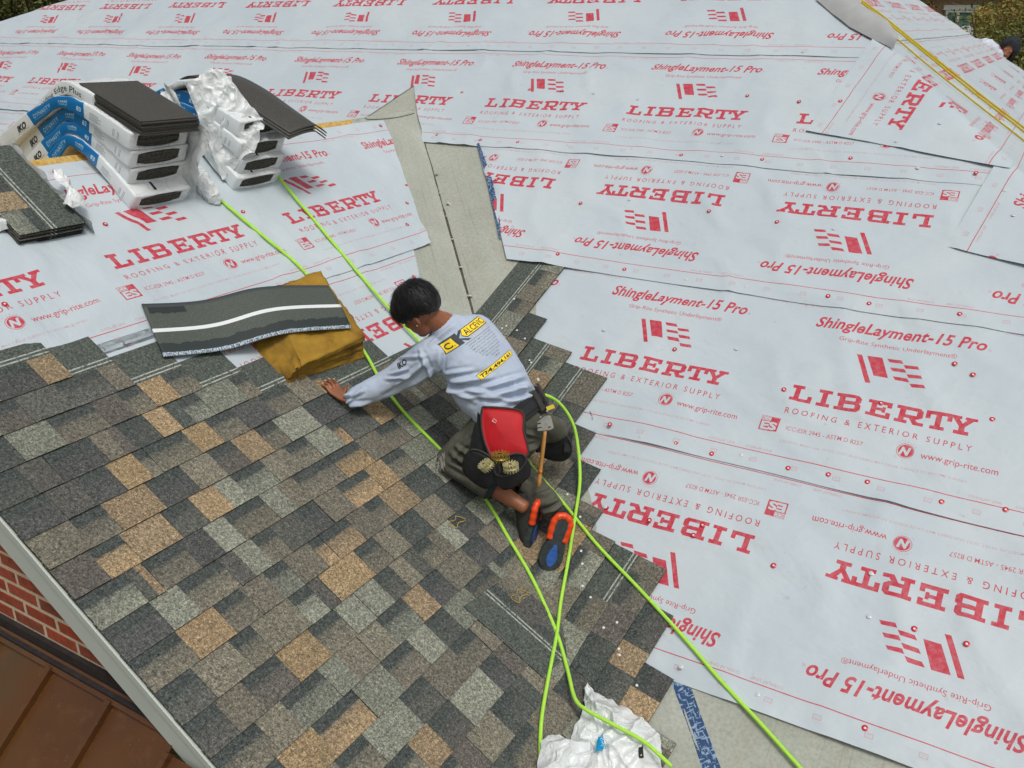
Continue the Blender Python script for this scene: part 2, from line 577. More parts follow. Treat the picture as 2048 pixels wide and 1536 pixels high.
# ------------------------------------------------------------ printed underlayment
PER, SW = 1.212, 1.22
def draw_print():
    r = Raster(PER, SW, 850, 2)
    U0 = .33
    def at(fn):
        for off in (0, -PER, PER):
            fn(U0 + off)
    H = .101
    def letter(polys, x, w0):
        pass
    def liberty(u):
        y0 = .447
        def P(pts, x, val=1): r.poly([(u + x + px * H, y0 + py * H) for px, py in pts], val)
        def B_(x0, y0_, x1, y1_, x, val=1): P([(x0, y0_), (x1, y0_), (x1, y1_), (x0, y1_)], x, val)
        s = .2
        x = 0.0       # L
        B_(0, 0, 1.08, s, x); B_(0, 1 - s, .62, 1, x); B_(.18, 0, .44, 1, x); B_(.86, 0, 1.08, .42, x)
        x = .134      # I
        B_(0, 0, .66, s, x); B_(0, 1 - s, .66, 1, x); B_(.2, 0, .46, 1, x)
        x = .222      # B
        P([(0, 0), (1.08, 0), (1.24, .14), (1.24, .42), (1.12, .52), (1.2, .60), (1.2, .86), (1.05, 1), (0, 1), (0, 1 - s), (.16, 1 - s), (.16, s), (0, s)][:4] + [(1.12, .52), (.0, .52)], x)
        P([(0, .52), (1.12, .52), (1.2, .60), (1.2, .86), (1.05, 1), (0, 1)], x)
        B_(-.01, s, .16, 1 - s, x, 0)
        B_(.44, .62, .92, .80, x, 0); B_(.44, .2, .95, .40, x, 0)
        x = .374      # E
        B_(0, 0, 1.12, s, x); B_(0, 1 - s, 1.12, 1, x); B_(.18, 0, .44, 1, x); B_(.44, .42, .84, .60, x); B_(.90, 0, 1.12, .38, x); B_(.90, .66, 1.12, 1, x); B_(.70, .34, .86, .68, x)
        x = .508      # R
        P([(0, .34), (1.02, .34), (1.22, .48), (1.22, .84), (1.06, 1), (0, 1)], x); B_(-.01, .34, .16, 1 - s, x, 0)
        B_(.44, .54, .94, .80, x, 0); B_(.16, 0, .42, .5, x); B_(0, 0, .58, s, x)
        P([(.62, .36), (.92, .36), (1.16, 0), (.86, 0)], x); B_(.92, 0, 1.32, s, x)
        x = .642      # T
        B_(0, .8, 1.16, 1, x); B_(0, .56, .22, 1, x); B_(.94, .56, 1.16, 1, x); B_(.45, 0, .71, 1, x); B_(.26, 0, .90, s, x)
        x = .744      # Y
        B_(0, .82, .54, 1, x); B_(.68, .82, 1.22, 1, x); P([(.10, .9), (.40, .9), (.74, .40), (.48, .40)], x); P([(.82, .9), (1.12, .9), (.74, .40), (.48, .40)], x)
        B_(.48, 0, .74, .46, x); B_(.28, 0, .94, s, x)
        # flag
        def F(pts): r.poly([(u + a, b) for a, b in pts])
        F([(.251, .811), (.278, .812), (.357, .645), (.331, .643)])
        F([(.302, .812), (.376, .815), (.430, .694), (.360, .694)])
        for k in range(3):
            dx, dy = .0245 * k, -.0515 * k
            F([(.399 + dx, .814 + dy), (.467 + dx, .815 + dy), (.483 + dx, .793 + dy), (.414 + dx, .793 + dy)])
            F([(.483 + dx, .787 + dy), (.549 + dx, .789 + dy), (.562 + dx, .770 + dy), (.497 + dx, .766 + dy)])
    at(liberty)
    at(lambda u: r.text('ShingleLayment-15 Pro', u + .0, .955, .072, .832, bold=.030, shear=.30, space=1.04))
    at(lambda u: r.text('®', u + .838, .957, .016))
    at(lambda u: r.text('Grip-Rite Synthetic Underlayment®', u + .143, .880, .026, .568, bold=.008))
    at(lambda u: r.text('ROOFING & EXTERIOR SUPPLY', u + .002, .364, .034, .866, bold=.012, space=1.55))
    def es(u):
        r.rect(u - .097, .239, u - .003, .325)
        r.text('ES', u - .090, .248, .044, .080, bold=.04, val=0)
        r.rect(u - .094, .297, u - .048, .322, 0)
        r.text('ICC', u - .092, .300, .019, .041, bold=.02)
    at(es)
    at(lambda u: r.text('ICC-ESR 2945 - ASTM D 8257', u + .036, .266, .024, .370, bold=.010))
    def en(u):
        cx, cy = u + .595, .291
        r.disc(cx, cy, .040); r.disc(cx, cy, .0365, 0); r.disc(cx + .002, cy, .034)
        r.text('N', cx - .026, cy - .020, .040, .050, bold=.05, shear=.25, val=0)
        for k, ch in enumerate('INTERTEK'):
            a = math.pi * (.80 - .60 * k / 7)
            r.text(ch, cx + .045 * math.cos(a) - .004, cy + .045 * math.sin(a), .009, rot=a - math.pi / 2)
        for k, ch in enumerate('Warnock'):
            a = math.pi * (1.22 + .56 * k / 6)
            r.text(ch, cx + .054 * math.cos(a) - .004, cy + .054 * math.sin(a), .009, rot=a + math.pi / 2)
    at(en)
    at(lambda u: r.text('www.grip-rite.com', u + .664, .268, .034, .330, bold=.012))
    at(lambda u: r.text('CAUTION: MOISTURE, FROST, DUST AND DEBRIS MAY CAUSE SURFACE TO BECOME SLIPPERY', u + .026, .190, .0135, .852, bold=.005, val=.8))
    for v0, v1, tv in ((.106, .111, .1215), (1.109, 1.114, 1.086)):
        r.rect(0, v0, PER, v1)
        for du in (-.314, -.126):
            at(lambda u: r.text('OVERLAP LINE', u + du, tv, .014, .134, bold=.004, val=.85))
    for v0, tv in ((.046, .073), (1.150, 1.178)):
        for k in range(6):
            def nb(u):
                x = u - .085 + .202 * k
                r.rect(x, v0, x + .034, v0 + .022, .75); r.rect(x + .003, v0 + .003, x + .031, v0 + .019, .12)
                r.text('NAIL', x + .005, v0 + .011, .006, .022, val=.7); r.text('HERE', x + .005, v0 + .004, .006, .022, val=.7)
                r.text('Nail Here', x - .004, tv, .0075, .044, val=.6)
            at(nb)
    return r.result()
INK = draw_print()
IMG_PRINT = image('underlayment_print', np.repeat(INK[:, :, None], 3, axis=2))

def mat_sheet():
    t = NT('underlayment')
    uv = t.coord('UV')
    c = t.coord('Object')
    im = t.new('TexImage'); im.image = IMG_PRINT; im.extension = 'REPEAT'; im.interpolation = 'Linear'
    t.link(t.mapping(uv, (1 / PER, 1 / SW, 1), (.33 / PER, 0, 0)), im.inputs[0])
    n1 = t.noise(c, 1.3, 4); n2 = t.noise(c, 9, 5, .6); n3 = t.noise(c, 260, 2); n4 = t.noise(c, 16, 6, .75)
    base = t.ramp(n1, [(0.3, (0.47, 0.55, 0.60)), (0.7, (0.545, 0.608, 0.645))])
    base = t.mix(t.ramp(n2, [(0.62, 0.0), (0.85, .45)]), base, (0.45, 0.455, 0.45))
    base = t.mix(t.ramp(n4, [(0.64, 0.0), (0.72, .55)]), base, (0.33, 0.34, 0.33))
    wv = t.new('TexWave', wave_type='BANDS', bands_direction='DIAGONAL'); wv.inputs['Scale'].default_value = 55; wv.inputs['Distortion'].default_value = .3; wv.inputs['Detail'].default_value = 2
    t.link(uv, wv.inputs['Vector'])
    base = t.mix(t.math('MULTIPLY', wv.outputs['Fac'], .10), base, (0.50, 0.53, 0.54))
    ink = t.ramp(n3, [(0.3, (0.47, 0.020, 0.045)), (0.75, (0.57, 0.055, 0.085))])
    wear = t.math('MULTIPLY', im.outputs[0], t.ramp(t.noise(c, 45, 4), [(0.25, .80), (0.6, 1.0)]))
    k = t.mix(wear, base, ink)
    cr = t.noise(t.mapping(c, (1.0, 1.7, 1)), 2.6, 4, .5, .25)
    cr2 = t.noise(c, 11, 3, .5)
    nb = t.bump(cr, .75, .030); nb = t.bump(cr2, .45, .006, nb); nb = t.bump(n3, .12, .001, nb)
    t.set(Roughness=0.5)
    t.b.inputs['Specular IOR Level'].default_value = .35
    return t.out(k, nb)
M_SHEET = mat_sheet()

def sheet(pos, t0, t1, left, right, u0, flip, seed, nu=None, step=.045, edge=1, lift=.006, label=None, under=None):
    """one strip laid on a slope: pos(s,t,h); left/right give s for a given t"""
    nv = max(4, int((t1 - t0) / step))
    wmax = max(right(t0 + (t1 - t0) * k / 8) - left(t0 + (t1 - t0) * k / 8) for k in range(9))
    nu = nu or max(3, int(wmax / step))
    v, uv = [], []
    for j in range(nv + 1):
        f = j / nv
        t = t0 + (t1 - t0) * f
        a, b = left(t), right(t)
        for i in range(nu + 1):
            s = a + (b - a) * i / nu
            d = (t - t0) if edge > 0 else (t1 - t)           # distance from the lapped lower edge
            tt = t + (.010 * noise.noise(Vector((s * .8, seed, 0))) if (j == 0 or j == nv) else 0)
            h = .0055 + wr(s, t, seed * 0) + lift * max(0, 1 - d / (t1 - t0))
            if pos is PB: h = .0055 + (h - .0055) * (1 - .75 * min(1, max(0, 1 - (b - s) / .9)))
            if under is not None: h = .0035 + (h - .0035) * min(1, max(0, under(s, t)))
            h += .010 * max(0, noise.noise(Vector((s * 1.7, seed, 5)))) * max(0, 1 - d / .10) * (1 if under is None else min(1, max(0, under(s, t))))
            v.append(pos(s, tt, h))
            vv = d if edge > 0 else d
            up = (t - t0) if edge > 0 else (t1 - t)          # height above the lower edge, up the slope
            if flip: uv.append((u0 - s, SW - up))
            else: uv.append((s - u0, up))
    fs = grid_faces(nu + 1, nv + 1)
    if edge < 0: fs = [tuple(reversed(f)) for f in fs]
    o = mesh('underlayment_sheet', v, fs, M_SHEET, smooth=True, uv=uv)
    # edge > 0 grids run s to the right and t up the slope
    return part(o, label)

def hipX(Y): return 2.194 - (Y - 1.981)
def hs(t, m=.0): return hipX(t / Q) - m                     # s of the hip for slope B
def lf(t): return -8.831 + (t / Q - 2.565) / .4 + .02       # left boundary of slope B
PL = lambda L: (lambda t: interp(L, t))
# slope B, bottom to top: (flip strips are printed upside down)
sheet(PB, -1.755, -.52, PL([(-1.755, 1.62), (-1.40, 1.40), (-1.185, 1.382), (-1.105, 1.326), (-0.989, 1.256), (-0.945, 1.194), (-0.793, 1.112), (-0.627, 1.137), (-0.520, 1.050)]), lambda t: hs(t, .03), 2.126, True, 1, under=lambda s, t: (s - 1.1 - (-t - .5) * .72) / .35)
sheet(PB, -.638, .585, PL([(-.638, .965), (-.3, .60), (.585, .20)]), lambda t: hs(t, .03), 2.057, False, 2, under=lambda s, t: (s - .78 + t * .6) / .3)
sheet(PB, .461, 1.70, PL([(.461, .03), (.633, -.094), (.90, -.29), (1.12, -.46), (1.30, -.60), (1.53, -.765), (1.70, -.8)]), lambda t: hs(t, .03), 2.475, True, 3)
sheet(PB, 1.505, 2.73, PL([(1.505, -1.275), (1.62, -1.33), (1.83, -1.50), (2.0, -1.62), (2.19, -1.75), (2.42, -1.83), (2.73, -1.95)]), lambda t: hs(t, .03), -.924, False, 4)
sheet(PB, 1.50, 2.735, lf, PL([(1.50, -2.13), (1.761, -1.983), (2.187, -1.745), (2.657, -1.463), (2.735, -1.42)]), -6.942 + PER, False, 5, step=.09, lift=.012)
sheet(PB, 2.655, 3.89, lf, lambda t: hs(t, .03), -1.344, True, 6, step=.07)
sheet(PB, 3.755, 4.98, lf, lambda t: hs(t, .03), .2, False, 7, step=.09)
sheet(PB, 4.86, 6.08, lf, lambda t: hs(t, .03), .2, True, 8, step=.12)
sheet(PB, .35, 1.58, lambda t: -11.9, PL([(.35, -2.9), (1.58, -1.75)]), -6.5, True, 9, step=.12, lift=.004)
sheet(PB, -.8, .42, lambda t: -11.9, PL([(-.8, -3.9), (.42, -2.8)]), -6.2, False, 10, step=.12, lift=.004)
# slope A
sheet(PA, -1.812, -.588, lambda t: -3.035, PL([(-1.847, 1.075), (-1.800, 1.054), (-1.670, 0.980), (-1.563, 0.898), (-1.392, 0.768), (-1.186, 0.627), (-0.988, 0.496), (-0.771, 0.336), (-0.690, 0.306), (-0.610, 0.224)]), -1.868, False, 11, edge=-1, under=lambda s, t: 1 if s > -1.9 else (-.70 - t) / .12)
sheet(PA, -.652, .57, lambda t: -3.035, PL([(-0.657, 0.101), (-0.585, 0.040), (-0.384, -0.127), (-0.224, -0.277), (-0.090, -0.407), (0.052, -0.599), (0.183, -0.959)]), -.366, True, 12, edge=-1, under=lambda s, t: 0 if s < -1.72 else (-.30 - t) / .2)
# hip end D: strips run back along the slope and lap over the hip onto B
def dright(t):                                                # rear hip
    X = t / Q + HP.x
    return (5.28 + (X + 1.105)) - HP.y - .03
def dleft0(t): return max(-2.0, -1.206 * 0 - t / Q * 1.0) - .02 if False else -t / Q - .02
def dsheet(t0, t1, left, u0, flip, seed, lift=.006):
    nv, nu = 22, 90
    v, uv = [], []
    for j in range(nv + 1):
        t = t0 + (t1 - t0) * j / nv
        a, b = left(t), dright(t)
        for i in range(nu + 1):
            s = a + (b - a) * (i / nu) ** 1.6
            d = t1 - t
            h = .017 + wr(s + 3, t, 4) * .55 + lift * max(0, 1 - d / (t1 - t0)) + .01 * max(0, noise.noise(Vector((t * 2.3, seed, 9)))) * max(0, 1 - i / 5)
            v.append(PH(s, t, h))
            uv.append((u0 - s, SW - d) if flip else (s - u0, d))
    part(mesh('underlayment_sheet', v, [tuple(reversed(f)) for f in grid_faces(nu + 1, nv + 1)], M_SHEET, smooth=True, uv=uv))
dsheet(-2.9, -1.62, lambda t: -t / Q - .02, .9, True, 21)
dsheet(-1.70, -.42, lambda t: -t / Q - .02, .3, False, 22)
dsheet(-.50, .72, lambda t: -.622, .40, True, 23)
dsheet(.64, 1.86, lambda t: -1.30, -2.12, False, 24)
dsheet(1.78, 3.0, lambda t: -2.6, .2, True, 25)

# grey flap of the top strip folded back on itself at the hip
fl = [(1.263, 3.323), (1.42, 3.15), (1.593, 2.977), (1.75, 2.86), (1.932, 2.739)]
fu = [(1.62, 3.42), (1.60, 3.22), (1.72, 3.13), (1.83, 3.03), (1.945, 2.84)]
v = []; n = 24
for i in range(n + 1):
    g = i / n * 4
    k = min(3, int(g)); q = g - k
    p0 = Vector(fl[k]).lerp(Vector(fl[k + 1]), q); p1 = Vector(fu[k]).lerp(Vector(fu[k + 1]), q)
    for j in range(7):
        w = j / 6
        p = p0.lerp(p1, w)
        v.append(PB(p.x, p.y, .022 + .03 * math.sin(w * 2.6) + .004 * noise.noise(Vector((p.x * 9, p.y * 9, 2)))))
part(mesh('underlayment_flap', v, grid_faces(7, n + 1), M_BACK, smooth=True))

# ------------------------------------------------------------ membranes in the valley and along the eave
def band(name, mat, d0, d1, l0, l1, h, nd=10, nl=60, wob=.012, seed=0):
    v, uv = [], []
    for j in range(nl + 1):
        l = l0 + (l1 - l0) * j / nl
        for i in range(nd + 1):
            d = d0 + (d1 - d0) * i / nd + (wob * noise.noise(Vector((l * 3, i, seed))) if i in (0, nd) else 0)
            p = VH * l + VA * d
            S, T = p.y, p.dot(UA)
            if d < 0: T = max(T, -1.872)
            v.append(PV(S, T, h + .0015 * noise.noise(Vector((l * 5, d * 8, seed))), .025))
            uv.append((d, l))
    return part(mesh(name, v, [tuple(reversed(f)) for f in grid_faces(nd + 1, nl + 1)], mat, smooth=True, uv=uv))
band('valley_membrane', M_MEMB, -.62, .42, -2.42, 4.2, .0012, nd=20)
v, uv = [], []
for j in range(13):
    for i in range(13):
        s, t = -2.7 + 1.6 * i / 12, 1.45 + 1.2 * j / 12
        v.append(PB(s, t, .0012)); uv.append((s, t))
part(mesh('valley_membrane', v, grid_faces(13, 13), M_MEMB, uv=uv))
band('valley_membrane', M_MEMB, .012, .17, -2.30, .20, .0042, nd=8, seed=3)      # second ply on the B side
fl0, fl1 = [(-0.766, 1.527), (-0.661, 1.387), (-0.500, 1.177), (-0.331, 0.940), (-0.203, 0.760), (-0.113, 0.630)], [(-0.748, 1.535), (-0.628, 1.390), (-0.447, 1.173), (-0.289, 0.946), (-0.173, 0.765), (-0.098, 0.633)]
v, uv = [], []
for i in range(31):
    k = min(4, int(i / 6)); q = i / 6 - k
    a_, b_ = Vector((*fl0[k], 0)).lerp(Vector((*fl0[k + 1], 0)), q), Vector((*fl1[k], 0)).lerp(Vector((*fl1[k + 1], 0)), q)
    for j in range(4):
        p = a_.lerp(b_, j / 3); v.append(PB(p.x, p.y, .018 + .004 * j / 3)); uv.append((j * .02, i * .04))
part(mesh('release_film', v, grid_faces(4, 31), M_FILM, smooth=True, uv=uv))
band('release_film', M_FILM, .405, .478, 2.10, 4.2, .0024, nd=4, nl=40, wob=.006, seed=6)
# membrane across the eave below the last strip
v, uv = [], []
for j in range(21):
    for i in range(61):
        s = 1.9 + 3.5 * i / 60; t = -3.0 + 1.36 * j / 20
        v.append(PB(s, t, .0006)); uv.append((s, t))
part(mesh('eave_membrane', v, grid_faces(61, 21), M_MEMB, uv=uv))
# ragged dark tear along the valley with bits of white foam in it
v = []
n = 70
for i in range(n + 1):
    l = -1.98 + 2.05 * i / n
    w = .004 + .007 * abs(noise.noise(Vector((l * 6, 2, 0)))) + (.005 if l > -1.1 else 0)
    for d in (-w, w):
        q = VH * l + VA * (d + .006 * noise.noise(Vector((l * 4, 0, 1))))
        v.append(PV(q.y, q.dot(UA), .0052, .02))
part(mesh('valley_gap', v, [(2 * i, 2 * i + 2, 2 * i + 3, 2 * i + 1) for i in range(n)], plain('tar', (.07, .065, .055), .8, .5, 60, .4)))
M_FOAMBIT = plain('foam_crumb', (.66, .62, .50), .8, .1, 40, .5)
rng = random.Random(11)
for l, d, sz in ((-1.50, .02, .022), (-1.12, .05, .024), (-.98, .0, .014), (-.72, .0, .016), (-.42, .0, .020), (-.13, .008, .022), (-1.26, .0, .012)):
    b = bmesh.new(); bmesh.ops.create_icosphere(b, subdivisions=2, radius=sz * .6)
    for q in b.verts:
        q.co *= 1 + .5 * noise.noise(q.co * 90 + Vector((l * 9, 0, 0)))
        q.co.z *= .5; q.co.x *= 1.5
    me = bpy.data.meshes.new('foam_crumb'); b.to_mesh(me); b.free(); me.materials.append(M_FOAMBIT)
    o = link(bpy.data.objects.new('foam_crumb', me)); q = VH * l + VA * d
    o.location = PV(q.y, q.dot(UA), .010); o.rotation_euler = (rng.uniform(-.5, .5), .5, rng.uniform(0, 3)); part(o)
# flap of membrane lapping the end of the ridge
v = []
for i in range(13):
    w = i / 12
    for j in range(5):
        q = j / 4 * (.5 + .5 * math.sin(w * 2.8 + .2))
        v.append(PA(.90 + w * .60, -1.874 + q * .05, .009 + .004 * math.sin(j / 4 * 3.1)))
part(mesh('ridge_membrane', v, grid_faces(5, 13), M_MEMB, smooth=True))

# ------------------------------------------------------------ laminated shingles
def mat_shingle():
    t = NT('shingle_granules')
    uv = t.coord('UV')
    at = t.new('Attribute'); at.attribute_name = 'tint'
    c = t.coord('Object')
    n = t.noise(c, 190, 2, .7); n2 = t.noise(c, 80, 2, .7); n3 = t.noise(c, 6, 3)
    vor = t.new('TexVoronoi'); vor.inputs['Scale'].default_value = 260; t.link(c, vor.inputs['Vector'])
    g = t.math('ADD', t.math('MULTIPLY', n, .55), t.math('MULTIPLY', n2, .45))
    sp = t.ramp(g, [(0.34, .26), (0.47, .85), (0.55, 1.30), (0.63, 2.1), (0.72, 3.2)])
    k = t.mix(1.0, at.outputs['Color'], sp, 'MULTIPLY')
    k = t.mix(t.ramp(n3, [(0.5, 0.0), (0.8, .18)]), k, (0.13, 0.125, 0.10))
    # light flecks of single granules
    fl = t.ramp(vor.outputs['Color'], [(0.86, 0.0), (0.90, 1.0)])
    k = t.mix(t.math('MULTIPLY', fl, .16), k, (0.42, 0.39, 0.33))
    # two chalky lines along the nailing zone (distance above the butt is in V)
    sx = t.new('SeparateXYZ'); t.link(uv, sx.inputs[0])
    br = t.ramp(t.noise(c, 70, 3, .7), [(0.36, 0.0), (0.50, 1.0)])
    for v0 in (.166, .186):
        d = t.math('ABSOLUTE', t.math('SUBTRACT', sx.outputs[1], v0))
        ln = t.math('MULTIPLY', t.math('LESS_THAN', d, .0036), br)
        k = t.mix(t.math('MULTIPLY', ln, .8), k, (0.50, 0.53, 0.48))
    t.set(Roughness=0.9)
    t.b.inputs['Specular IOR Level'].default_value = .25
    nb = t.bump(g, .55, .003)
    return t.out(k, nb)
M_SHG = mat_shingle()
M_ASPH = plain('asphalt_edge', (.018, .018, .017), .8, .4, 60, .3)

TAN = [(.27, .20, .115), (.30, .22, .13), (.25, .19, .12)]
GRY = [(.195, .205, .165), (.215, .225, .18), (.175, .185, .15)]
BRN = [(.146, .136, .106), (.164, .152, .118), (.130, .122, .098), (.172, .162, .124), (.150, .138, .110)]
DRK = [(.088, .088, .080), (.095, .099, .088), (.080, .082, .080), (.110, .102, .090), (.074, .083, .076)]
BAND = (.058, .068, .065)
HEADC = (.078, .092, .080)
SLEN, SHT, EXPO = 1.038, .337, .148
TH, TT, RISE = .0022, .0034, .0115

def tone(rng, tooth):
    r = rng.random()
    if tooth: pal = TAN if r < .21 else GRY if r < .46 else BRN if r < .86 else DRK
    else: pal = TAN if r < .18 else GRY if r < .27 else BRN if r < .66 else DRK
    c = rng.choice(pal)
    q = rng.uniform(.9, 1.1)
    return tuple(x * q for x in c)

def make_shingle(S0, S1, Tb, rng, pos, name='shingle', base_h=0.0, flat=False, back=None):
    """one architectural shingle from S0 to S1, butt edge at Tb (T grows down the slope)"""
    b = MB(); cols = []
    def hh(T):                                   # the underside climbs over the course below
        return base_h + (0 if flat else RISE * (T - (Tb - SHT)) / SHT)
    def block(s0, s1, ta, tb_, ha, hb, ca, cb, thick, ns=None, cw=None):
        ns = ns or max(1, int(math.ceil((s1 - s0) / .06)))
        rows = [ta, ta + (tb_ - ta) * .18, (ta + tb_) / 2, tb_]
        top, vs_, cs, uvs = [], [], [], []
        for j, T in enumerate(rows):
            for i in range(ns + 1):
                s = s0 + (s1 - s0) * i / ns
                e = 0 if j else 0
                vs_.append(pos(s, T, hh(T) + ha + (hb - ha) * (T - ta) / (tb_ - ta)))
                cs.append(ca if j == 0 else cb if j > 1 else tuple((x + y) / 2 for x, y in zip(ca, cb)) if cw else cb)
                uvs.append((s, Tb - T))
        fs = grid_faces(ns + 1, 4)
        nb = len(vs_)
        # skirt down to the underside
        ring = [i for i in range(ns + 1)] + [(j * (ns + 1)) + ns for j in range(1, 4)] + [3 * (ns + 1) + i for i in range(ns - 1, -1, -1)] + [j * (ns + 1) for j in (2, 1)]
        low = []
        for q in ring:
            low.append(len(vs_))
            j = q // (ns + 1); i = q % (ns + 1)
            s = s0 + (s1 - s0) * i / ns; T = rows[j]
            vs_.append(pos(s, T, hh(T) + ha + (hb - ha) * (T - ta) / (tb_ - ta) - thick)); cs.append((.016, .016, .015)); uvs.append((s, 9))
        # repeat the rim so that the dark edge does not bleed over the top
        rim = []
        for q in ring:
            rim.append(len(vs_)); vs_.append(vs_[q]); cs.append((.016, .016, .015)); uvs.append((0, 9))
        n = len(ring)
        sk = [(rim[k], low[k], low[(k + 1) % n], rim[(k + 1) % n]) for k in range(n)]
        b.add(vs_, [tuple(reversed(f)) for f in fs] + [tuple(reversed(f)) for f in sk], uvs)
        cols.extend(cs)
    # full base sheet: headlap, then the lower layer seen in the gaps
    rb = random.Random(rng.random())
    segs = []
    s = S0
    tooth = rng.random() < .5
    while s < S1 - 1e-4:
        w = rng.choice((.125, .15, .175, .20, .225)) if tooth else rng.choice((.11, .135, .155, .175, .20))
        e = min(S1, s + w)
        if S1 - e < .04: e = S1
        segs.append((s, e, tooth)); s = e; tooth = not tooth
    block(S0, S1, Tb - SHT, Tb - .150, 0, TH, HEADC, HEADC, TH)
    for s0, s1, th in segs:
        if th:
            c = tone(rng, True)
            if rng.random() < .3:                # blend drop changes colour part-way
                c2 = tone(rng, True); m = s0 + (s1 - s0) * rng.uniform(.35, .65)
                block(s0, m, Tb - .152, Tb, TH, TH + TT, c, c, TH + TT)
                block(m, s1, Tb - .152, Tb, TH, TH + TT, c2, c2, TH + TT)
            else:
                block(s0, s1, Tb - .152, Tb, TH, TH + TT, c, c, TH + TT)
        else:
            c = tone(rng, False)
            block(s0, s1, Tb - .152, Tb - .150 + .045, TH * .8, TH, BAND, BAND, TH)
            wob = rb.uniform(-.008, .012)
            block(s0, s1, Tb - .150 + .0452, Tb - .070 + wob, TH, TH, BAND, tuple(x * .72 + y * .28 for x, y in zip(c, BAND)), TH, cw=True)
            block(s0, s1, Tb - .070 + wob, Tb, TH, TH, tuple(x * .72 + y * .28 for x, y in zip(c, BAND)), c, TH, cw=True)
    o = mesh(name, b.v, b.f, M_SHG, uv=b.uv, col=cols)
    return o

# right-hand ends of the courses, measured along the course from the valley point
S_END = {-4: -2.45, -3: -2.247, -2: -1.985, -1: -1.75, 0: -1.40, 1: -.90, 2: .54, 3: .14, 4: -.30, 5: -.012, 6: -.36, 7: -.083, 8: -.42,
         9: -.60, 10: -.80, 11: -.915, 12: -1.20, 13: -.92, 14: -1.10, 15: -1.35, 16: -1.577, 17: -1.70, 18: -1.88, 19: -2.0, 20: -2.1, 21: -2.3}
rng = random.Random(42)
S_RAKE = -3.052
for k in range(21, -5, -1):
    Tb = .070 + .148 * k
    s = S_RAKE - rng.choice((0, .16, .33, .5, .66, .83))
    if k >= 2: s0 = max(s, S_RAKE)
    s1 = S_END[k]
    # lay back from the right-hand end so that whole shingles finish there
    cuts = [s1]
    while cuts[-1] > S_RAKE:
        cuts.append(cuts[-1] - SLEN + (0 if len(cuts) > 1 else (rng.choice((0, .2, .4)) if k > 2 else 0)))
    cuts[-1] = S_RAKE
    cuts.reverse()
    if len(cuts) > 2 and cuts[1] - cuts[0] < .1: cuts.pop(1)
    for a, b_ in zip(cuts, cuts[1:]):
        j = rng.uniform(-.002, .002)
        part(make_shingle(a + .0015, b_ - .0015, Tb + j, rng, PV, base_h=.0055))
# nails driven through the valley courses and along the unfinished courses
def nail_me(r, h, mats, dome=True, hole=0):
    b = MB(); n = 12
    ring = lambda rr, z: [(rr * math.cos(6.2832 * i / n), rr * math.sin(6.2832 * i / n), z) for i in range(n)]
    v = ring(r, 0) + ring(r, h * .5) + ring(r * .55, h) + ring(r * .36, h * .95) + [(0, 0, h * 1.1)]
    f, m = [], []
    for k in range(3):
        for i in range(n):
            f.append((k * n + i, k * n + (i + 1) % n, (k + 1) * n + (i + 1) % n, (k + 1) * n + i)); m.append(0)
    for i in range(n):
        f.append((3 * n + i, 3 * n + (i + 1) % n, 4 * n)); m.append(1)
    me = bpy.data.meshes.new('cap_nail'); me.from_pydata(v, [], f)
    for q in mats: me.materials.append(q)
    me.polygons.foreach_set('material_index', m)
    return me
ME_RED = nail_me(.0130, .0032, [M_CAPRED, M_CAPWHT])
ME_CLR = nail_me(.0105, .003, [M_CAPCLR, M_CAPCLR])
ME_NAIL = nail_me(.0062, .002, [M_CAPWHT, M_CAPWHT])
def put(me, name, p, nrm):
    o = link(bpy.data.objects.new(name, me))
    o.location = p; o.rotation_euler = nrm.to_track_quat('Z', 'Y').to_euler()
    return part(o)
RED_B = [(0.372, 0.555), (0.850, 0.520), (2.073, 0.524), (2.288, 0.522), (2.731, 0.529), (1.368, -0.005), (2.020, -0.140), (2.490, -0.104), (2.766, 0.210), (2.856, 0.165), (2.980, -0.073), (1.209, -0.583), (1.588, -0.596), (1.785, -0.605), (2.167, -0.585), (2.354, -0.567), (2.531, -0.559), (2.854, -0.571), (1.616, -1.055), (1.874, -1.005), (1.852, -1.072), (2.248, -1.106), (3.107, -0.536), (2.868, -1.200), (3.067, -1.198), (2.780, -1.671), (1.100, 2.204), (1.465, 2.158), (1.724, 2.183), (1.390, 1.579), (1.919, 1.647), (2.626, 1.591), (1.206, 1.076), (1.640, 1.046), (2.690, 1.030), (0.849, 1.563), (-1.219, 2.111), (-0.619, 2.176), (-0.337, 2.182), (-0.428, 1.571), (-0.760, 1.574), (-1.174, 1.597), (0.329, 1.027), (0.371, 0.556), (-0.406, 1.168)]
CLR_B = [(0.912, 0.038), (1.698, 0.073), (1.254, 0.513), (1.616, 0.514), (1.397, -0.607), (1.926, -0.570), (1.373, -1.051), (2.650, -1.005), (2.687, -1.203), (2.010, -1.692), (2.349, -1.688), (1.975, 1.030), (2.253, 1.157), (2.313, 1.598), (1.128, 1.577), (2.356, 2.005), (2.032, 2.232), (2.147, 1.814), (2.792, 1.462), (2.863, 1.277), (-0.065, 0.750), (0.653, 1.107), (-0.054, 2.157), (0.313, 2.122), (0.481, 1.588), (-0.016, 1.584), (0.679, 2.694), (0.937, 2.680), (1.148, 2.685), (1.344, 2.694), (0.349, 2.704)]
RED_A = [(-1.717, -1.334), (-0.895, -1.212), (-0.343, -1.096), (-1.718, -1.750), (-2.465, -0.986), (0.204, -0.794), (0.398, -0.969), (-0.178, -0.395), (0.960, -1.752)]
for s, t in RED_B: put(ME_RED, 'cap_nail', PB(s, t, .012 + wr(s, t)), NB)
for s, t in CLR_B: put(ME_CLR, 'cap_nail', PB(s, t, .012 + wr(s, t)), NB)
